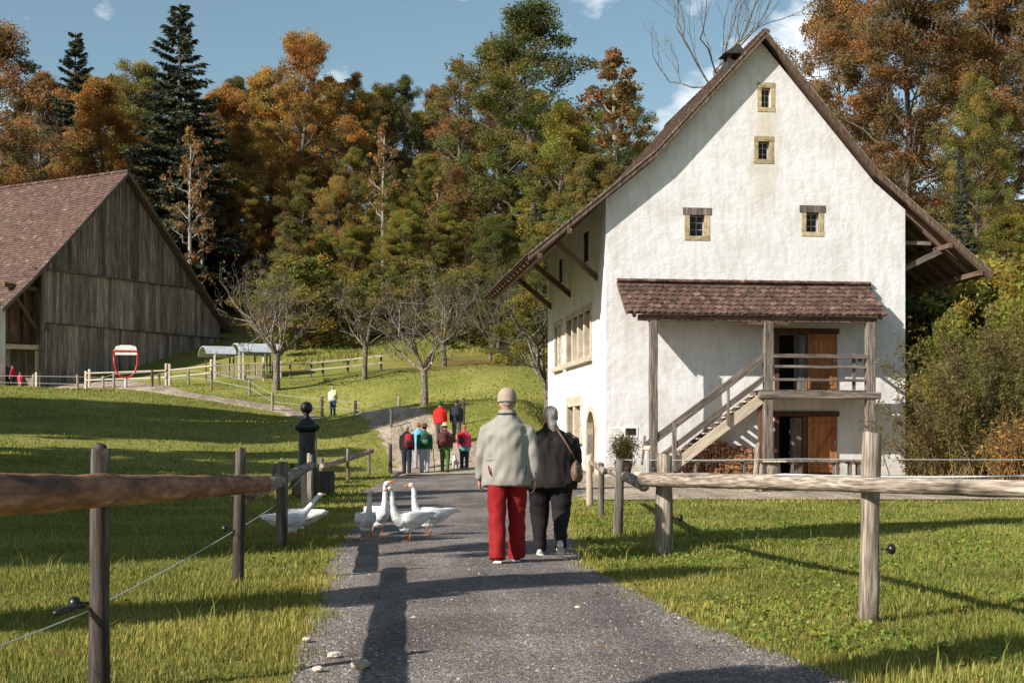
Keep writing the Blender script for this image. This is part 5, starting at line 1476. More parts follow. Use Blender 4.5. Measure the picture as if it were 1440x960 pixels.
# ------------------------------------------------------------------ VEGETATION
def leaf_mat(name, cols, trans=.54, scale=.35):
    m = M(name, cols, (scale,) * 3, rough=.75, bump=0, objrand=.14, tint=True, trans=trans, spec=.15, detail=5)
    return m
LEAF = {
    'orange': leaf_mat('orange_foliage', [(0.216, 0.101, 0.035), (0.392, 0.203, 0.059), (0.540, 0.317, 0.101)]),
    'gold': leaf_mat('golden_foliage', [(0.203, 0.121, 0.041), (0.378, 0.243, 0.068), (0.513, 0.365, 0.121)]),
    'brown': leaf_mat('russet_foliage', [(0.154, 0.087, 0.042), (0.280, 0.161, 0.070), (0.406, 0.252, 0.112)]),
    'olive': leaf_mat('olive_foliage', [(0.112, 0.095, 0.035), (0.224, 0.189, 0.059), (0.336, 0.280, 0.091)]),
    'green': leaf_mat('green_foliage', [(0.059, 0.064, 0.025), (0.129, 0.133, 0.039), (0.224, 0.210, 0.063)]),
    'yellowgreen': leaf_mat('yellow_green_foliage', [(0.121, 0.108, 0.030), (0.243, 0.216, 0.051), (0.378, 0.317, 0.081)]),
    'needle': leaf_mat('spruce_needles', [(0.030, 0.039, 0.027), (0.063, 0.075, 0.045), (0.108, 0.114, 0.066)], .12),
    'willow': leaf_mat('willow_foliage', [(0.112, 0.100, 0.044), (0.213, 0.188, 0.075), (0.338, 0.288, 0.138)]),
    'drygrass': leaf_mat('dry_rushes', [(.18, .085, .02), (.30, .15, .035), (.36, .20, .06)], .3, 2),
}
BARK = M('tree_bark', [(.045, .034, .026), (.11, .088, .068), (.20, .17, .14)], (9, 9, 2.2), rough=.95, bump=.7, bscale=2, bdist=.03, objrand=.25)
BARKP = M('pale_bark', [(.16, .14, .11), (.30, .27, .22), (.44, .40, .34)], (9, 9, 2.2), rough=.95, bump=.6, bscale=2, objrand=.15)
BARKL = M('lichen_bark', [(.065, .05, .038), (.15, .122, .092), (.34, .30, .235)], (14, 14, 6), rough=.95, bump=.8, bscale=2, bdist=.02, objrand=.12, pos=(.35, .68))

def leaves(r, cen, n_each, rad, size, tints, squash=.65, outward=None, aspect=.55):
    """diamond leaf faces scattered in clumps; returns vertices, colours"""
    cen = np.asarray(cen, float); n = len(cen) * n_each
    c = np.repeat(cen, n_each, 0)
    rd = np.repeat(np.broadcast_to(np.asarray(rad, float), (len(cen),)), n_each)
    d = r.normal(size=(n, 3)); d /= np.linalg.norm(d, axis=1)[:, None]
    p = c + d * (rd * r.uniform(.15, 1, n) ** .6)[:, None] * np.array([1, 1, squash])
    nrm = r.normal(size=(n, 3)) * .8 + d * .5 + np.array([0, 0, .55]); nrm /= np.linalg.norm(nrm, axis=1)[:, None]
    a = np.cross(nrm, r.normal(size=(n, 3))); a /= np.linalg.norm(a, axis=1)[:, None]
    b = np.cross(nrm, a)
    s = size * r.uniform(.6, 1.35, n)[:, None]
    V = np.stack([p - a * s, p - b * s * aspect + nrm * s * .12, p + a * s, p + b * s * aspect + nrm * s * .12], 1)
    ct = np.repeat(tints[r.integers(0, len(tints), len(cen))], n_each, 0)
    k = r.uniform(.72, 1.32, n)[:, None]
    return V.reshape(-1, 3), ct * k
TINT_MIX = np.array([(1, 1, 1), (1.2, 1.08, .9), (.82, 1.0, 1), (1.32, 1.15, .9), (.74, .92, .9), (1.12, .92, .78), (.86, 1.12, .85), (1.0, 1.08, 1.1)])

def quads_for(n): return np.arange(n * 4).reshape(-1, 4)
def limb(mb, pts, r0, r1, n=5):
    k = len(pts)
    mb.tube(pts, [r0 + (r1 - r0) * i / (k - 1) for i in range(k)], n, cap=False)

def broadleaf(seed, Ht, Rd, cb=.25, nl=26, per=60, leaf=.2, open_=1.0, top=.9, trunk_r=None, wig=.3, subs=4, clump=.2):
    r = np.random.default_rng(seed)
    mb = MB()
    tr = trunk_r or Ht * .016
    pts = [np.array([0, 0, -.4])]
    ofs = np.zeros(2)
    for i in range(1, 10):
        ofs = ofs + r.normal(size=2) * wig * Ht / 90
        pts.append(np.array([ofs[0], ofs[1], Ht * .96 * i / 9]))
    tp = np.array(pts)
    mb.tube([Vector(p) for p in pts], [tr * (1.25 if i == 0 else (1 - i / 9.3) ** .8 + .02) for i in range(10)], 7, cap=False)
    at_ = lambda t: np.array([np.interp(t * Ht * .96, tp[:, 2], tp[:, k]) for k in range(3)])
    cen, rad = [], []
    for i in range(nl):
        u = (i + r.uniform(0, .9)) / nl
        t = cb + (1 - cb) * u ** .9
        env = (math.sin(math.pi * min(1, .18 + top * u * .86))) ** .75 * (1 - .35 * u)
        L_ = Rd * env * r.uniform(.65, 1.15) + .3
        az = i * 2.39996 + r.uniform(-.5, .5)
        el = .12 + 1.0 * u + r.uniform(-.15, .2)
        p0 = at_(t * .97)
        d = np.array([math.cos(az) * math.cos(el), math.sin(az) * math.cos(el), math.sin(el)])
        P = [p0]
        for k in range(1, 5):
            q = p0 + d * L_ * k / 4 + np.array([0, 0, .10 * L_ * (k / 4) ** 2]) + r.normal(size=3) * .05 * L_
            P.append(q)
        limb(mb, [Vector(x) for x in P], tr * .32 * (1 - .6 * u), tr * .05, 5)
        cen.append(P[-1]); rad.append(Rd * clump * r.uniform(.7, 1.25))
        for k in range(subs):
            s = r.uniform(.35, 1.0)
            b0 = P[0] * (1 - s) + P[-1] * s
            dd = d * .6 + r.normal(size=3) * .65; dd /= np.linalg.norm(dd)
            b1 = b0 + dd * L_ * r.uniform(.25, .5)
            limb(mb, [Vector(b0), Vector((b0 + b1) / 2 + r.normal(size=3) * .04 * L_), Vector(b1)], tr * .1, tr * .03, 4)
            cen.append(b1); rad.append(Rd * clump * r.uniform(.6, 1.15))
    V, c = leaves(r, cen, per, np.array(rad) * open_, leaf, TINT_MIX)
    crown = np_mesh('crown', V, quads_for(len(c)), None, c)
    return mb.mesh('trunk'), crown

def conifer(seed, Ht, Rd, leaf=.3, dens=1.0, cb=.08, bare=.0):
    r = np.random.default_rng(seed)
    mb = MB(); tr = Ht * .013
    mb.tube([(0, 0, -.4), (0.05, 0, Ht * .5), (0, .05, Ht)], [tr * 1.2, tr * .65, .02], 7, cap=False)
    Vs, Cs = [], []
    z = Ht * cb
    while z < Ht * .985:
        u = (z / Ht - cb) / (1 - cb)
        nb = int(6 + 4 * (1 - u))
        for k in range(nb):
            if r.random() < bare * (1 - u): continue
            az = r.uniform(0, 6.28)
            L_ = (Rd * (1 - u) ** .8 + .25) * r.uniform(.6, 1.15)
            droop = -.10 - .30 * (1 - u) + r.uniform(-.1, .12)
            if u > .8: droop = .35
            d = np.array([math.cos(az), math.sin(az), 0])
            P = [np.array([0, 0, z]) + d * L_ * s + np.array([0, 0, droop * L_ * s + .22 * L_ * s * s]) for s in (0, .35, .7, 1)]
            limb(mb, [Vector(x) for x in P], tr * .16, .012, 3)
            n = int(16 * dens * (1 + L_))
            s = r.uniform(.12, 1.0, n) ** .8
            base = np.stack([np.interp(s, (0, .35, .7, 1), [q[j] for q in P]) for j in range(3)], 1)
            side = np.cross(d, (0, 0, 1))
            lat = r.normal(size=n) * .5
            dr = side[None] * lat[:, None] + d[None] * .5 + np.stack([np.zeros(n), np.zeros(n), r.uniform(-1.0, .0, n)], 1)
            dr /= np.linalg.norm(dr, axis=1)[:, None]
            ln = leaf * r.uniform(.6, 1.5, n)[:, None] * (1 - .35 * u)
            p0 = base + side[None] * (lat * .18 * L_ * (1 - s * .6))[:, None]; p1 = p0 + dr * ln * 1.6
            wv = np.cross(dr, r.normal(size=(n, 3))); wv /= np.linalg.norm(wv, axis=1)[:, None]
            Vs.append(np.stack([p0, (p0 + p1) / 2 - wv * ln * .26, p1, (p0 + p1) / 2 + wv * ln * .26], 1).reshape(-1, 3))
            Cs.append(np.ones((n, 3)) * r.uniform(.6, 1.4, (n, 1)) * np.array([1, 1, 1]))
        z += Ht * .022 * r.uniform(.8, 1.25)
    V = np.concatenate(Vs); c = np.concatenate(Cs)
    return mb.mesh('trunk'), np_mesh('crown', V, quads_for(len(c)), None, c)

def bare_tree(seed, Ht, Rd, fork=.28, depth=5, leafy=0, leaf=.1, spread=.75, trunk_r=.2, nprim=6, low=False, tw=1.0):
    r = np.random.default_rng(seed)
    mb = MB()
    tips = []
    base = np.array([0, 0, -.3]); top = np.array([r.normal() * .1, r.normal() * .1, Ht * fork])
    mb.tube([Vector(base), Vector((base + top) / 2 + r.normal(size=3) * .04), Vector(top)], [trunk_r * 1.2, trunk_r * .9, trunk_r * .95], 9, cap=False)
    def grow(p, d, L_, rad, lev):
        n = 4
        P = [p]
        for k in range(1, n + 1):
            d = d + r.normal(size=3) * .18 + np.array([0, 0, .14 if lev > 1 else .08]); d /= np.linalg.norm(d)
            P.append(P[-1] + d * L_ / n)
        limb(mb, [Vector(x) for x in P], rad, rad * .5, 6 if lev < 2 else (4 if lev < 3 else 3))
        if lev >= depth:
            tips.append(P[-1]); return
        m = r.integers(2, 5) if lev < 3 else r.integers(2, 4)
        for k in range(m):
            s = r.uniform(.35, 1.0) if k else 1.0
            i = min(n - 1, int(s * n)); q = P[i] + (P[i + 1] - P[i]) * (s * n - i) if s < 1 else P[-1]
            dd = d + r.normal(size=3) * spread; dd[2] += .10; dd /= np.linalg.norm(dd)
            grow(q, dd, L_ * r.uniform(.55, .8), rad * (.5 if k else .6), lev + 1)
    for k in range(nprim):
        az = 6.28 * k / nprim + r.uniform(-.4, .4); el = r.uniform(.35, 1.15) if k else 1.35
        d = np.array([math.cos(az) * math.cos(el), math.sin(az) * math.cos(el), math.sin(el)])
        grow(top * (1 - .12 * r.random()), d, (Rd * math.cos(el) + Ht * (1 - fork) * math.sin(el)) * .42, trunk_r * .45, 1)
    V, c = (leaves(r, np.array(tips)[r.random(len(tips)) < leafy], 5, .28, leaf, TINT_MIX) if leafy else (np.zeros((0, 3)), np.zeros((0, 3))))
    return mb.mesh('trunk'), (np_mesh('crown', V, quads_for(len(c)), None, c) if len(c) else None)

def prep(pair, bark, smooth=True):
    t, c = pair
    t.materials.append(bark)
    t.polygons.foreach_set('use_smooth', [True] * len(t.polygons))
    if c is not None: c.materials.append(LEAF['green'])
    return t, c
KINDS = {}
for i in range(4): KINDS['broad%d' % i] = (prep(broadleaf(100 + i, 20, 5.2, .14, 38, 195, .092, clump=.17, subs=6, wig=.7), BARK), 20)
for i in range(2): KINDS['airy%d' % i] = (prep(broadleaf(120 + i, 22, 4.6, .22, 32, 125, .09, clump=.155, top=.95, subs=5), BARK), 22)
for i in range(2): KINDS['oak%d' % i] = (prep(broadleaf(130 + i, 21, 6.2, .18, 32, 205, .095, clump=.155, wig=1.2, subs=6), BARK), 21)
KINDS['thin0'] = (prep(broadleaf(140, 18, 2.8, .3, 26, 26, .16, clump=.2, top=1.0), BARKP), 18)
KINDS['thin1'] = (prep(broadleaf(141, 18, 2.6, .28, 24, 16, .16, clump=.2, top=1.0), BARKP), 18)
for i in range(2): KINDS['bush%d' % i] = (prep(broadleaf(150 + i, 6, 3.2, .04, 26, 120, .11, clump=.24, top=.8, trunk_r=.09), BARK), 6)
for i in range(2): KINDS['spruce%d' % i] = (prep(conifer(160 + i, 26, 4.6, .30, 2.6), BARK), 26)
for i in range(2): KINDS['big%d' % i] = (prep(broadleaf(170 + i, 24, 7.4, .14, 46, 260, .095, clump=.135, subs=6, top=.85), BARK), 24)

def tree(kind, name, X, Y, Ht, width, leafm, label, cat='tree', group=None, rz=None, bark=None, dz=-.1):
    (t, c), H0 = KINDS[kind]
    root = empty(name, (X, Y, h(X, Y) + dz), R.uniform(0, 6.28) if rz is None else rz, label, cat, group)
    s = Ht / H0; root.scale = (s * width, s * width, s)
    o = bpy.data.objects.new('trunk', t); C.objects.link(o); o.parent = root
    if bark: o.material_slots[0].link = 'OBJECT'; o.material_slots[0].material = bark
    if c is not None:
        o = bpy.data.objects.new('crown', c); C.objects.link(o); o.parent = root
        o.material_slots[0].link = 'OBJECT'; o.material_slots[0].material = LEAF[leafm]
    return root

def bytop(kind, name, px, Y, ytop, width, leafm, label, **kw):
    X = wx(px, Y)
    return tree(kind, name, X, Y, wz(ytop, Y) - h(X, Y), width, leafm, label, **kw)

# --- the skyline, tree by tree
SKY = [
    ('oak0', 'oak_tree', 8, 122, 42, 1.0, 'brown', 'tall russet oak at the far left, over the barn roof'),
    ('spruce0', 'spruce_tree', 106, 138, 42, 1.0, 'needle', 'dark spruce between russet oak and orange maple'),
    ('broad0', 'maple_tree', 152, 128, 112, 1.05, 'orange', 'bright orange maple rising right behind the barn ridge'),
    ('broad1', 'beech_tree', 205, 140, 88, .9, 'olive', 'olive-brown beech behind the tall spruce, left of its tip'),
    ('spruce1', 'spruce_tree', 253, 124, 2, 1.3, 'needle', 'tallest dark spruce, standing above the barn gable'),
    ('broad2', 'beech_tree', 325, 136, 118, .95, 'orange', 'orange beech just right of the tallest spruce'),
    ('broad3', 'beech_tree', 372, 140, 100, .9, 'gold', 'golden beech between two orange beeches on the skyline'),
    ('oak1', 'beech_tree', 428, 134, 48, .85, 'orange', 'high orange beech crowning the left half of the wood'),
    ('airy0', 'ash_tree', 500, 138, 92, .9, 'gold', 'loose golden ash below the small cloud wisps'),
    ('airy1', 'ash_tree', 572, 140, 94, .75, 'green', 'thin dark ash with open top in the middle of the skyline'),
    ('broad1', 'beech_tree', 545, 144, 120, .8, 'olive', 'olive beech behind the thin dark ash'),
    ('airy0', 'oak_tree', 646, 132, 72, .85, 'brown', 'sparse brown oak left of the tall green oak'),
    ('oak0', 'oak_tree', 762, 120, 8, 1.0, 'green', 'tall green oak with clumpy crown, highest left of the house'),
    ('oak1', 'oak_tree', 705, 130, 60, .85, 'olive', 'olive oak tucked against the tall green oak'),
    ('thin0', 'cherry_tree', 868, 112, 48, 1.0, 'brown', 'slender reddish tree standing alone left of the house roof'),
    ('broad2', 'beech_tree', 610, 142, 118, .8, 'brown', 'russet beech between thin dark ash and sparse oak'),
    ('broad0', 'beech_tree', 465, 142, 108, .8, 'gold', 'golden beech on the skyline right of the high orange beech'),
    ('broad3', 'beech_tree', 60, 145, 100, .95, 'brown', 'russet beech between the far left oak and the dark spruce'),
]
for k, n, px, Y, yt, w, lm, lab in SKY: bytop(k, n, px, Y, yt, w, lm, lab)
# --- right of and behind the house
RIGHT = [
    ('big0', 'beech_tree', 1285, 84, -40, 1.0, 'brown', 'huge russet beech right behind the house, tallest of all'),
    ('big1', 'beech_tree', 1180, 92, -10, .78, 'brown', 'brown beech seen over the right roof slope near the ridge'),
    ('big0', 'beech_tree', 1405, 88, -20, .95, 'brown', 'russet beech at the upper right edge of the wood'),
    ('big1', 'beech_tree', 1375, 78, 130, .72, 'olive', 'olive beech with dark heart beyond the right eave'),
    ('spruce1', 'spruce_tree', 1352, 72, 205, .55, 'needle', 'young dark spruce above the right eave tip'),
    ('broad1', 'hazel_tree', 1415, 66, 300, 1.15, 'yellowgreen', 'yellow-green hazel thicket below the right eave'),
    ('broad2', 'hazel_tree', 1340, 70, 330, 1.1, 'olive', 'olive hazel behind the willow, close to the house wall'),
    ('bush0', 'hazel_bush', 1310, 62, 425, 1.1, 'green', 'green bush filling the gap by the right house corner'),
    ('bush1', 'hazel_bush', 1440, 58, 400, 1.15, 'yellowgreen', 'yellow-green bush at the right edge above the willow'),
    ('bush0', 'hazel_bush', 1345, 46.5, 480, .66, 'yellowgreen', 'sunlit yellow-green bush between the willow and the right eave'),
    ('bush1', 'hazel_bush', 1438, 47, 440, .70, 'yellowgreen', 'tall sunlit bush behind the willow at the right edge'),
    ('broad3', 'beech_tree', 1240, 100, 120, .9, 'gold', 'golden beech peeping over the right roof slope'),
    ('broad0', 'beech_tree', 1460, 110, 60, 1.1, 'brown', 'brown beech behind the upper right beeches'),
    ('broad2', 'beech_tree', 1350, 118, 40, 1.1, 'gold', 'golden beech far behind the huge russet beech'),
]
for k, n, px, Y, yt, w, lm, lab in RIGHT: bytop(k, n, px, Y, yt, w, lm, lab)
# --- lower tiers of the wood, alike within their kind
tiers = random.Random(21)
def pick_col(px):
    if px < 330: return tiers.choice(['orange', 'brown', 'gold', 'olive', 'olive'])
    if px < 480: return tiers.choice(['gold', 'gold', 'olive', 'brown', 'yellowgreen', 'olive'])
    if px < 620: return tiers.choice(['yellowgreen', 'olive', 'yellowgreen', 'yellowgreen', 'green'])
    return tiers.choice(['olive', 'yellowgreen', 'brown', 'yellowgreen', 'green'])
used_labels = set()
def wood(row, n_, Y0, Y1, y0, y1, w0, w1, names, x0=-40, x1=900):
    for i in range(n_):
        px = x0 + (x1 - x0) * (i + tiers.uniform(.1, .9)) / n_
        if px < 300 and Y1 < 121: continue
        Y = tiers.uniform(Y0, Y1)
        col = pick_col(px if 'bush' not in row else max(px, 500))
        nm_ = {'orange': 'orange', 'gold': 'golden', 'brown': 'russet', 'olive': 'olive', 'green': 'dark green', 'yellowgreen': 'yellow-green'}[col]
        marks = [(-40, 'over the far left of the barn roof'), (40, 'behind the barn ridge'), (110, 'below the smaller spruce'), (180, 'at the foot of the tall spruce'), (290, 'right of the barn gable'), (340, 'above the feeding shelter'), (385, 'above the gnarled apple tree'), (430, 'under the high orange beech'), (480, 'under the loose golden ash'), (530, 'beneath the thin dark ash'), (580, 'straight above the central apple tree'), (625, 'under the sparse brown oak'), (675, 'left of the tall green oak'), (730, 'under the tall green oak'), (780, 'right of the tall green oak'), (830, 'under the slender reddish tree'), (870, 'behind the left roof slope')]
        zone = [b for a, b in marks if px >= a][-1]
        zone0 = 'behind the barn' if px < 300 else ('between the barn and the feeding shelter trees' if px < 420 else ('above the apple trees' if px < 640 else 'left of the house eave'))
        lab_ = f'{nm_} {row} {zone}'
        if lab_ in used_labels: lab_ = f'{nm_} right-hand {row} {zone}'
        used_labels.add(lab_)
        bytop(tiers.choice(names), 'forest_tree', px, Y, tiers.uniform(y0, y1), tiers.uniform(w0, w1), col, lab_, group='trees of the wood')
wood('tree in the hindmost row',20, 146, 168, 100, 170, .85, 1.05, ['broad0', 'broad1', 'broad2', 'broad3'])
wood('tree high in the wood',17, 128, 138, 165, 235, .8, 1.05, ['broad0', 'broad2', 'broad3', 'airy1', 'oak1'])
wood('tree low in the wood',17, 121, 127, 230, 300, .8, 1.05, ['broad0', 'broad1', 'broad2', 'oak0'])
wood('tree at the wood edge',12, 114, 119, 290, 370, .95, 1.3, ['broad1', 'broad2', 'broad3'], 390, 900)
wood('bush at the wood edge',14, 108, 113, 375, 440, .95, 1.35, ['bush0', 'bush1'], 405, 880)
for px, Y, yt, lab in ((268, 118, 165, 'tall pale stem with few leaves right of the barn gable'), (283, 120, 230, 'thinner pale stem leaning beside the barn gable'), (540, 122, 150, 'pale ash stem rising through the middle of the wood'), (615, 119, 240, 'short pale stem wrapped in leaves above the apple trees')):
    bytop('thin1', 'birch_tree', px, Y, yt, .8, 'brown', lab, bark=BARKP)
# dark fillers of the ravine between wood and house
for px, Y, yt, lm, lab in ((700, 104, 300, 'green', 'dark green beech hanging over the ravine left of the eave'), (760, 100, 330, 'green', 'dark green tree next to the left eave tip'), (830, 108, 215, 'olive', 'olive beech just beyond the left roof slope'), (790, 112, 150, 'yellowgreen', 'yellow-green beech under the tall green oak'), (905, 120, 200, 'green', 'green beech peeping over the left roof slope'), (735, 92, 430, 'yellowgreen', 'low leafy bush left of the eave tip'), (660, 106, 400, 'green', 'dark bush at the foot of the wood')):
    bytop('broad1' if yt < 350 else 'bush1', 'beech_tree' if yt < 350 else 'hazel_bush', px, Y, yt, 1.0, lm, lab)

# --- bare apple trees in the meadow
def fruit(seed, px, Y, Ht, Rd, label, tr=.2, leafy=.12, fork=.30, leafm='olive', nprim=7, name='apple_tree', spread=.75, bark=None):
    X = wx(px, Y)
    root = empty(name, (X, Y, h(X, Y)), 0, label, 'tree')
    t, c = bare_tree(seed, Ht, Rd, fork, 5, leafy, .085, spread, tr, nprim)
    link('trunk', t, bark or BARKL, root, smooth=True)
    if c is not None: link('crown', c, LEAF[leafm], root)
fruit(31, 597, 64, 6.0, 1.87, 'leafless apple tree with forked trunk, centre of the meadow', 0.17, 0.03, .27)
fruit(32, 512, 88, 7.0, 2.04, 'bare apple tree at the end of the dark board fence', 0.17, 0.06)
fruit(33, 388, 86, 8.2, 2.72, 'gnarled apple tree with pale trunk by the feeding shelter', 0.23, 0.10, .26, 'olive')
fruit(34, 768, 66, 6.8, 2.21, 'bare apple tree reaching out beside the house wall', 0.20, 0.02, .25)
fruit(35, 625, 92, 7.4, 2.04, 'tangled bare tree at the upper edge of the meadow', 0.16, 0.07, .2)
fruit(37, 690, 96, 7.6, 1.87, 'scrubby leafless tree on the slope near the eave', 0.12, 0.11, .15)
fruit(38, 372, 102, 9.0, 2.04, 'twiggy grey tree right of the barn gable', 0.16, 0.11, .2)
fruit(40, 1012, 70, 27.5, 1.5, 'thin bare treetop sticking up behind the house ridge', 0.12, 0.01, .62, 'gold', 7, 'ash_tree', .45)

# --- willow shrub and rushes right of the house
def willow(seed, n_st, Ht, Rd, per, leaf=.13, bushy=1.0):
    r = np.random.default_rng(seed); mb = MB(); Vs, Cs = [], []
    for i in range(n_st):
        az = r.uniform(0, 6.28); L_ = Ht * r.uniform(.55, 1.1); out = r.uniform(.15, 1.0)
        b0 = r.normal(size=3) * .28 * Rd * np.array([1, 1, 0]); d = np.array([math.cos(az), math.sin(az), 0])
        P = [b0 + d * Rd * out * (s ** 1.4) + np.array([0, 0, L_ * (s - .26 * out * s ** 3)]) + r.normal(size=3) * .05 for s in np.linspace(0, 1, 6)]
        limb(mb, [Vector(x) for x in P], .022, .005, 4)
        n = per
        s = r.uniform(.18, 1, n); base = np.stack([np.interp(s, np.linspace(0, 1, 6), [q[j] for q in P]) for j in range(3)], 1) + r.normal(size=(n, 3)) * .10 * bushy
        dr = d[None] * .35 + r.normal(size=(n, 3)) * .6 + np.array([0, 0, .05]); dr /= np.linalg.norm(dr, axis=1)[:, None]
        ln = leaf * r.uniform(.6, 1.3, n)[:, None]
        p1 = base + dr * ln; wv = np.cross(dr, r.normal(size=(n, 3))); wv /= np.linalg.norm(wv, axis=1)[:, None]
        Vs.append(np.stack([base, (base + p1) / 2 - wv * ln * .15, p1, (base + p1) / 2 + wv * ln * .15], 1).reshape(-1, 3)); Cs.append(np.ones((n, 3)) * r.uniform(.6, 1.45, (n, 1)) * np.array([1, r.uniform(.85, 1.1), r.uniform(.7, 1.1)]))
    c = np.concatenate(Cs)
    return mb.mesh('trunk'), np_mesh('crown', np.concatenate(Vs), quads_for(len(c)), None, c)
STEM = M('willow_stem', [(.09, .06, .03), (.20, .12, .05)], (8, 8, 2), rough=.8, bump=.2, objrand=.1)
def shrub(px, Y, mesh, leafm, label, name='willow_shrub', dz=0):
    root = empty(name, G(px, Y, dz), 0, label, 'shrub')
    link('trunk', mesh[0], STEM, root, smooth=True); link('crown', mesh[1], LEAF[leafm], root)
shrub(1402, 40, willow(51, 95, 4.6, 2.7, 300, .15), 'willow', 'big willow shrub with narrow leaves right of the white house')
shrub(1305, 42.5, willow(52, 30, 2.4, 1.5, 110, .14), 'willow', 'low arching willow shoots before the right house corner')
shrub(1455, 43, willow(53, 70, 5.6, 2.6, 260, .15), 'yellowgreen', 'taller willow at the right picture edge behind the rushes')
shrub(1425, 36.5, willow(54, 80, 2.0, .9, 14, .14, .5), 'drygrass', 'clump of orange-brown dry stalks in front of the willow', 'stalk_clump')
pm = willow(55, 40, 1.05, .42, 70, .10)
link('stems', pm[0], STEM, pot, loc=(0, 0, .4)); link('foliage', pm[1], LEAF['green'], pot, loc=(0, 0, .4))

# --- trees beyond the left picture edge and behind the viewer; their shade lies on the lawn and lane
sd = SUN / SUN.z
KINDS['lane0'] = (prep(broadleaf(180, 16, 4.0, .46, 34, 120, .24, clump=.30, subs=5, trunk_r=.16), BARK), 16)
KINDS['lane1'] = (prep(broadleaf(181, 16, 4.0, .44, 34, 120, .24, clump=.30, subs=5, trunk_r=.16), BARK), 16)
def ground_at(px, py):
    for Y in np.arange(6, 120, .25):
        if wz(py, Y) <= h(wx(px, Y), Y): return Vector((wx(px, Y), Y, wz(py, Y)))
def shade_tree(i, px, py, half, rad):
    """a tree standing outside the view; its crown's shadow falls round one spot of the lawn or lane"""
    g_ = ground_at(px, py)
    Ht = half / .44
    for _ in range(40):
        zc = Ht * .72; t_ = zc
        for _k in range(3):
            X, Y = g_.x + sd.x * t_, g_.y + sd.y * t_
            t_ = h(X, Y) + zc - g_.z
        if X + rad * 1.5 < -(.362 * max(Y, 0)) or Y + rad * 1.5 < 0: break
        Ht += .8
    tree('lane%d' % (i % 2), 'lane_tree', X, Y, Ht, rad / (5.2 * Ht / 16), 'olive', 'broad olive tree beside the lane, outside the view', group='trees beside the lane, outside the view')
SHADE = [(90, 573, 8, 2.6), (170, 583, 8, 2.8), (390, 591, 7, 2.4), (120, 594, 8, 3.0), (340, 601, 7, 2.4), (490, 604, 5, 1.7), (130, 607, 7, 2.4), (260, 576, 7, 2.2), (40, 586, 8, 2.8), (260, 596, 7, 2.8), (440, 599, 5, 2.0), (250, 608, 6, 2.0), (40, 600, 7, 2.6), (300, 586, 7, 2.2), (60, 566, 7, 1.8),
         (60, 648, 6, 2.2), (230, 653, 6, 2.2), (100, 668, 6, 2.6), (300, 674, 6, 2.4), (150, 692, 6, 2.6), (340, 702, 5, 1.8), (100, 716, 5, 2.4), (225, 738, 4.5, 1.7), (90, 750, 5, 2.1), (100, 786, 4, 1.3), (240, 712, 5, 1.9), (20, 690, 6, 2.2), (20, 730, 5, 2.0), (150, 728, 5, 1.9), (40, 767, 5, 1.6), (165, 764, 4, 1.3), (320, 730, 3, 1.0), (330, 641, 5, 1.5), (120, 637, 6, 1.4),
         (640, 693, 5, .9), (620, 836, 3.2, .75), (1110, 752, 3.5, 1.2), (1160, 955, 2.5, .45), (300, 852, 3, .45)]
for i, a_ in enumerate(SHADE): shade_tree(i, *a_)

# ------------------------------------------------------------------ GRASS AND GRAVEL
def blades(n, y0, y1, hgt, wid, seed, power=1.0, region=None, xr=(-1e3, 1e3), tall=0, clear=.02, lean=.5):
    r = np.random.default_rng(seed)
    y = y0 + (y1 - y0) * r.uniform(0, 1, n) ** power
    half = .385 * y + .6
    x = np.clip(r.uniform(-1, 1, n) * half, *xr)
    k = ~on_path(x + .06 * np.sin(y * 7 + x * 3) + .05 * np.sin(y * 2.3) + .09 * r.normal(size=n), y, -.03) & (np.abs(x) < half)
    # ragged: some blades creep over the gravel edge
    if region is not None: k &= region(x, y)
    x, y = x[k], y[k]; n = len(x)
    patch_ = .5 + .5 * np.sin(x * 1.7 + 1.3 * np.sin(y * .9)) * np.sin(y * 1.3 + 2 * np.sin(x * .7))
    hh = hgt * r.uniform(.35, 1.35, n) * (.55 + .9 * patch_) * (1 + y * .004)
    az = r.uniform(0, 6.283, n); bend = r.uniform(.15, 1.0, n) * lean * hh / .1 * .1
    w = wid * r.uniform(.6, 1.3, n) * (1 + y * .022)
    d = np.stack([np.cos(az), np.sin(az)], 1); s = np.stack([-d[:, 1], d[:, 0]], 1)
    z = H(x, y)
    b = np.stack([x, y, z - .01], 1)
    def pt(f, t, ww): return np.c_[b[:, :2] + d * (bend * f)[:, None] + s * (w * ww)[:, None], b[:, 2] + hh * t]
    V = np.stack([pt(0, 0, -.5), pt(0, 0, .5), pt(.35, .6, .38), pt(.35, .6, -.38), pt(1.0, 1.0 - .25 * r.uniform(0, 1, n), 0)], 1)
    i0 = np.arange(n)[:, None] * 5
    q = i0 + np.array([0, 1, 2, 3]); t = i0 + np.array([3, 2, 4])
    dry = r.uniform(0, 1, n)
    dp = .10 + .16 * (1 - patch_) + .45 * np.exp(-np.minimum(np.abs(x - pathr(y)), np.abs(x - pathl(y))) / .55) * (y < 30) + .22 * (x < 0) * (y < 12.5)
    c = np.ones((n, 3)) * r.uniform(.65, 1.35, (n, 1))
    c *= np.where((dry < dp)[:, None], np.array([1.65, 1.3, 1.35]), np.array([1, 1, 1]))
    c *= 1 + .25 * (patch_ - .5)[:, None]
    return V.reshape(-1, 3), q, t, np.concatenate([c, c])
MAT['grass'] = M('grass_blades', [(.12, .145, .028), (.19, .205, .042), (.27, .275, .068)], (.5, .5, .5), rough=.6, bump=0, objrand=0, tint=True, trans=.3, spec=.2)
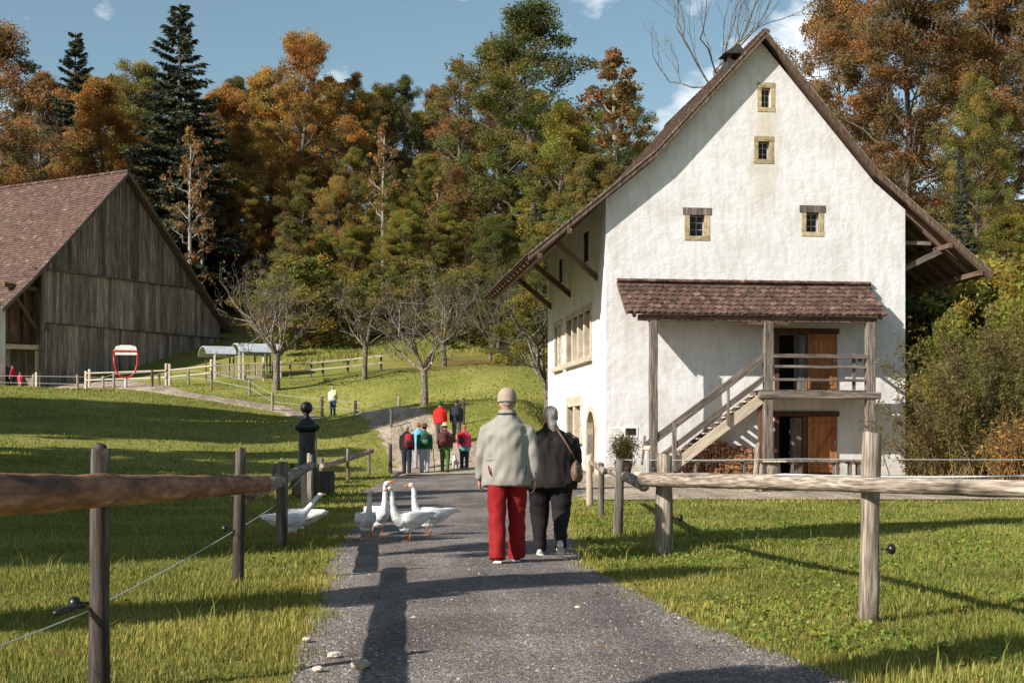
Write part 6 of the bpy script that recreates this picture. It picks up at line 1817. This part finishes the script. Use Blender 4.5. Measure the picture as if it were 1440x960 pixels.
def field(name, label, specs):
    Vs, Q_, T_, C1, C2, n0 = [], [], [], [], [], 0
    for a, kw in specs:
        V, q, t, c = blades(*a, **kw)
        Q_.append(q + n0); T_.append(t + n0); n0 += len(V); Vs.append(V); m_ = len(c) // 2; C1.append(c[:m_]); C2.append(c[m_:])
    me = np_mesh(name, np.concatenate(Vs), np.concatenate(Q_), np.concatenate(T_), np.concatenate(C1 + C2))
    o = link(name, me, MAT['grass']); tag(o, label, kind='stuff')
field('lawn_grass', 'short meadow grass on both sides of the lane', [
    ((190000, 6.5, 14, .062, .0056, 61), dict(power=.85)),
    ((160000, 12, 26, .058, .008, 62), dict(power=.8)),
    ((120000, 24, 46, .06, .014, 63), dict(power=.8)),
    ((85000, 44, 90, .07, .018, 64), dict(power=.9)),
    ((16000, 90, 112, .26, .022, 66), dict(lean=.6, region=lambda x, y: (x > -19) & (x < 9) & (y + 2.5 * np.sin(x * .8) + 2 * np.sin(x * 2.1) > 101))),
    ((4500, 6.5, 20, .15, .006, 65), dict(lean=.9)),
])
# broad-leaved weeds in the right-hand lawn
r = np.random.default_rng(71)
wxs, wys = r.uniform(.9, 6.5, 5200), r.uniform(7.5, 24, 5200)
kk = ~on_path(wxs, wys, .12) & (wxs < .37 * wys) & (np.sin(wxs * 2.1 + 1) * np.sin(wys * 1.1) > -.1); wxs, wys = wxs[kk], wys[kk]
V, c = leaves(r, np.c_[wxs, wys, H(wxs, wys) + .035], 6, .06, .017, TINT_MIX, .4, aspect=.75)
o = link('clover_leaves', np_mesh('clover_leaves', V, quads_for(len(c)), None, c * np.array([.95, 1.05, .9])), MAT['grass']); tag(o, 'clover and plantain leaves in the right lawn', kind='stuff')
# fallen leaves
n = 1500; fx, fy = r.uniform(-8, 8, n), r.uniform(7, 50, n); kk = (np.abs(fx) < .37 * fy)
V, c = leaves(r, np.c_[fx, fy, H(fx, fy) + .045][kk], 1, .02, .021, TINT_MIX * np.array([.75, .62, .6]), .3)
o = link('fallen_leaves', np_mesh('fallen_leaves', V, quads_for(len(c)), None, c), LEAF['gold']); tag(o, 'scattered fallen autumn leaves', kind='stuff')
# gravel: loose chippings on the lane, thicker along both edges
n = 19000
gy_ = 6.8 + 17 * r.uniform(0, 1, n) ** 1.7; u = r.uniform(0, 1, n); e = r.random(n) < .45
u = np.where(e, np.where(r.random(n) < .5, np.abs(r.normal(size=n)) * .06, 1 - np.abs(r.normal(size=n)) * .06), u)
gx_ = pathl(gy_) * (1 - u) + pathr(gy_) * u
sz = .006 * r.lognormal(0, .45, n) * np.where(e, 1.35, 1); sz = np.minimum(sz, .017)
okx = np.array([(1, 0, 0), (-.6, .9, 0), (-.7, -.8, .1), (.1, .1, .75), (.3, -.6, .5)])
jit = r.uniform(.6, 1.3, (n, 5, 3)); a = r.uniform(0, 6.28, n)
Pv = okx[None] * jit * sz[:, None, None]
Pv = np.stack([Pv[..., 0] * np.cos(a)[:, None] - Pv[..., 1] * np.sin(a)[:, None], Pv[..., 0] * np.sin(a)[:, None] + Pv[..., 1] * np.cos(a)[:, None], Pv[..., 2]], -1)
Pv += np.stack([gx_, gy_, H(gx_, gy_) + .014 + .03 * np.sin(np.pi * np.clip(u, 0, 1))], -1)[:, None]
fcs = np.array([(0, 1, 3), (1, 2, 3), (2, 4, 3), (2, 0, 4), (0, 3, 4)])
tr_ = (np.arange(n)[:, None, None] * 5 + fcs[None]).reshape(-1, 3)
cc = np.repeat(r.uniform(.5, 1.7, (n, 1)) * np.array([[1, .97, .95]]), 5, 0)
MAT['chip'] = M('gravel_chips', [(.11, .095, .087), (.20, .175, .16), (.31, .285, .265)], (30, 30, 30), rough=.9, bump=.3, objrand=0, tint=True)
o = link('gravel', np_mesh('gravel', Pv.reshape(-1, 3), None, tr_, cc), MAT['chip']); tag(o, 'loose gravel chippings on the lane', kind='stuff')
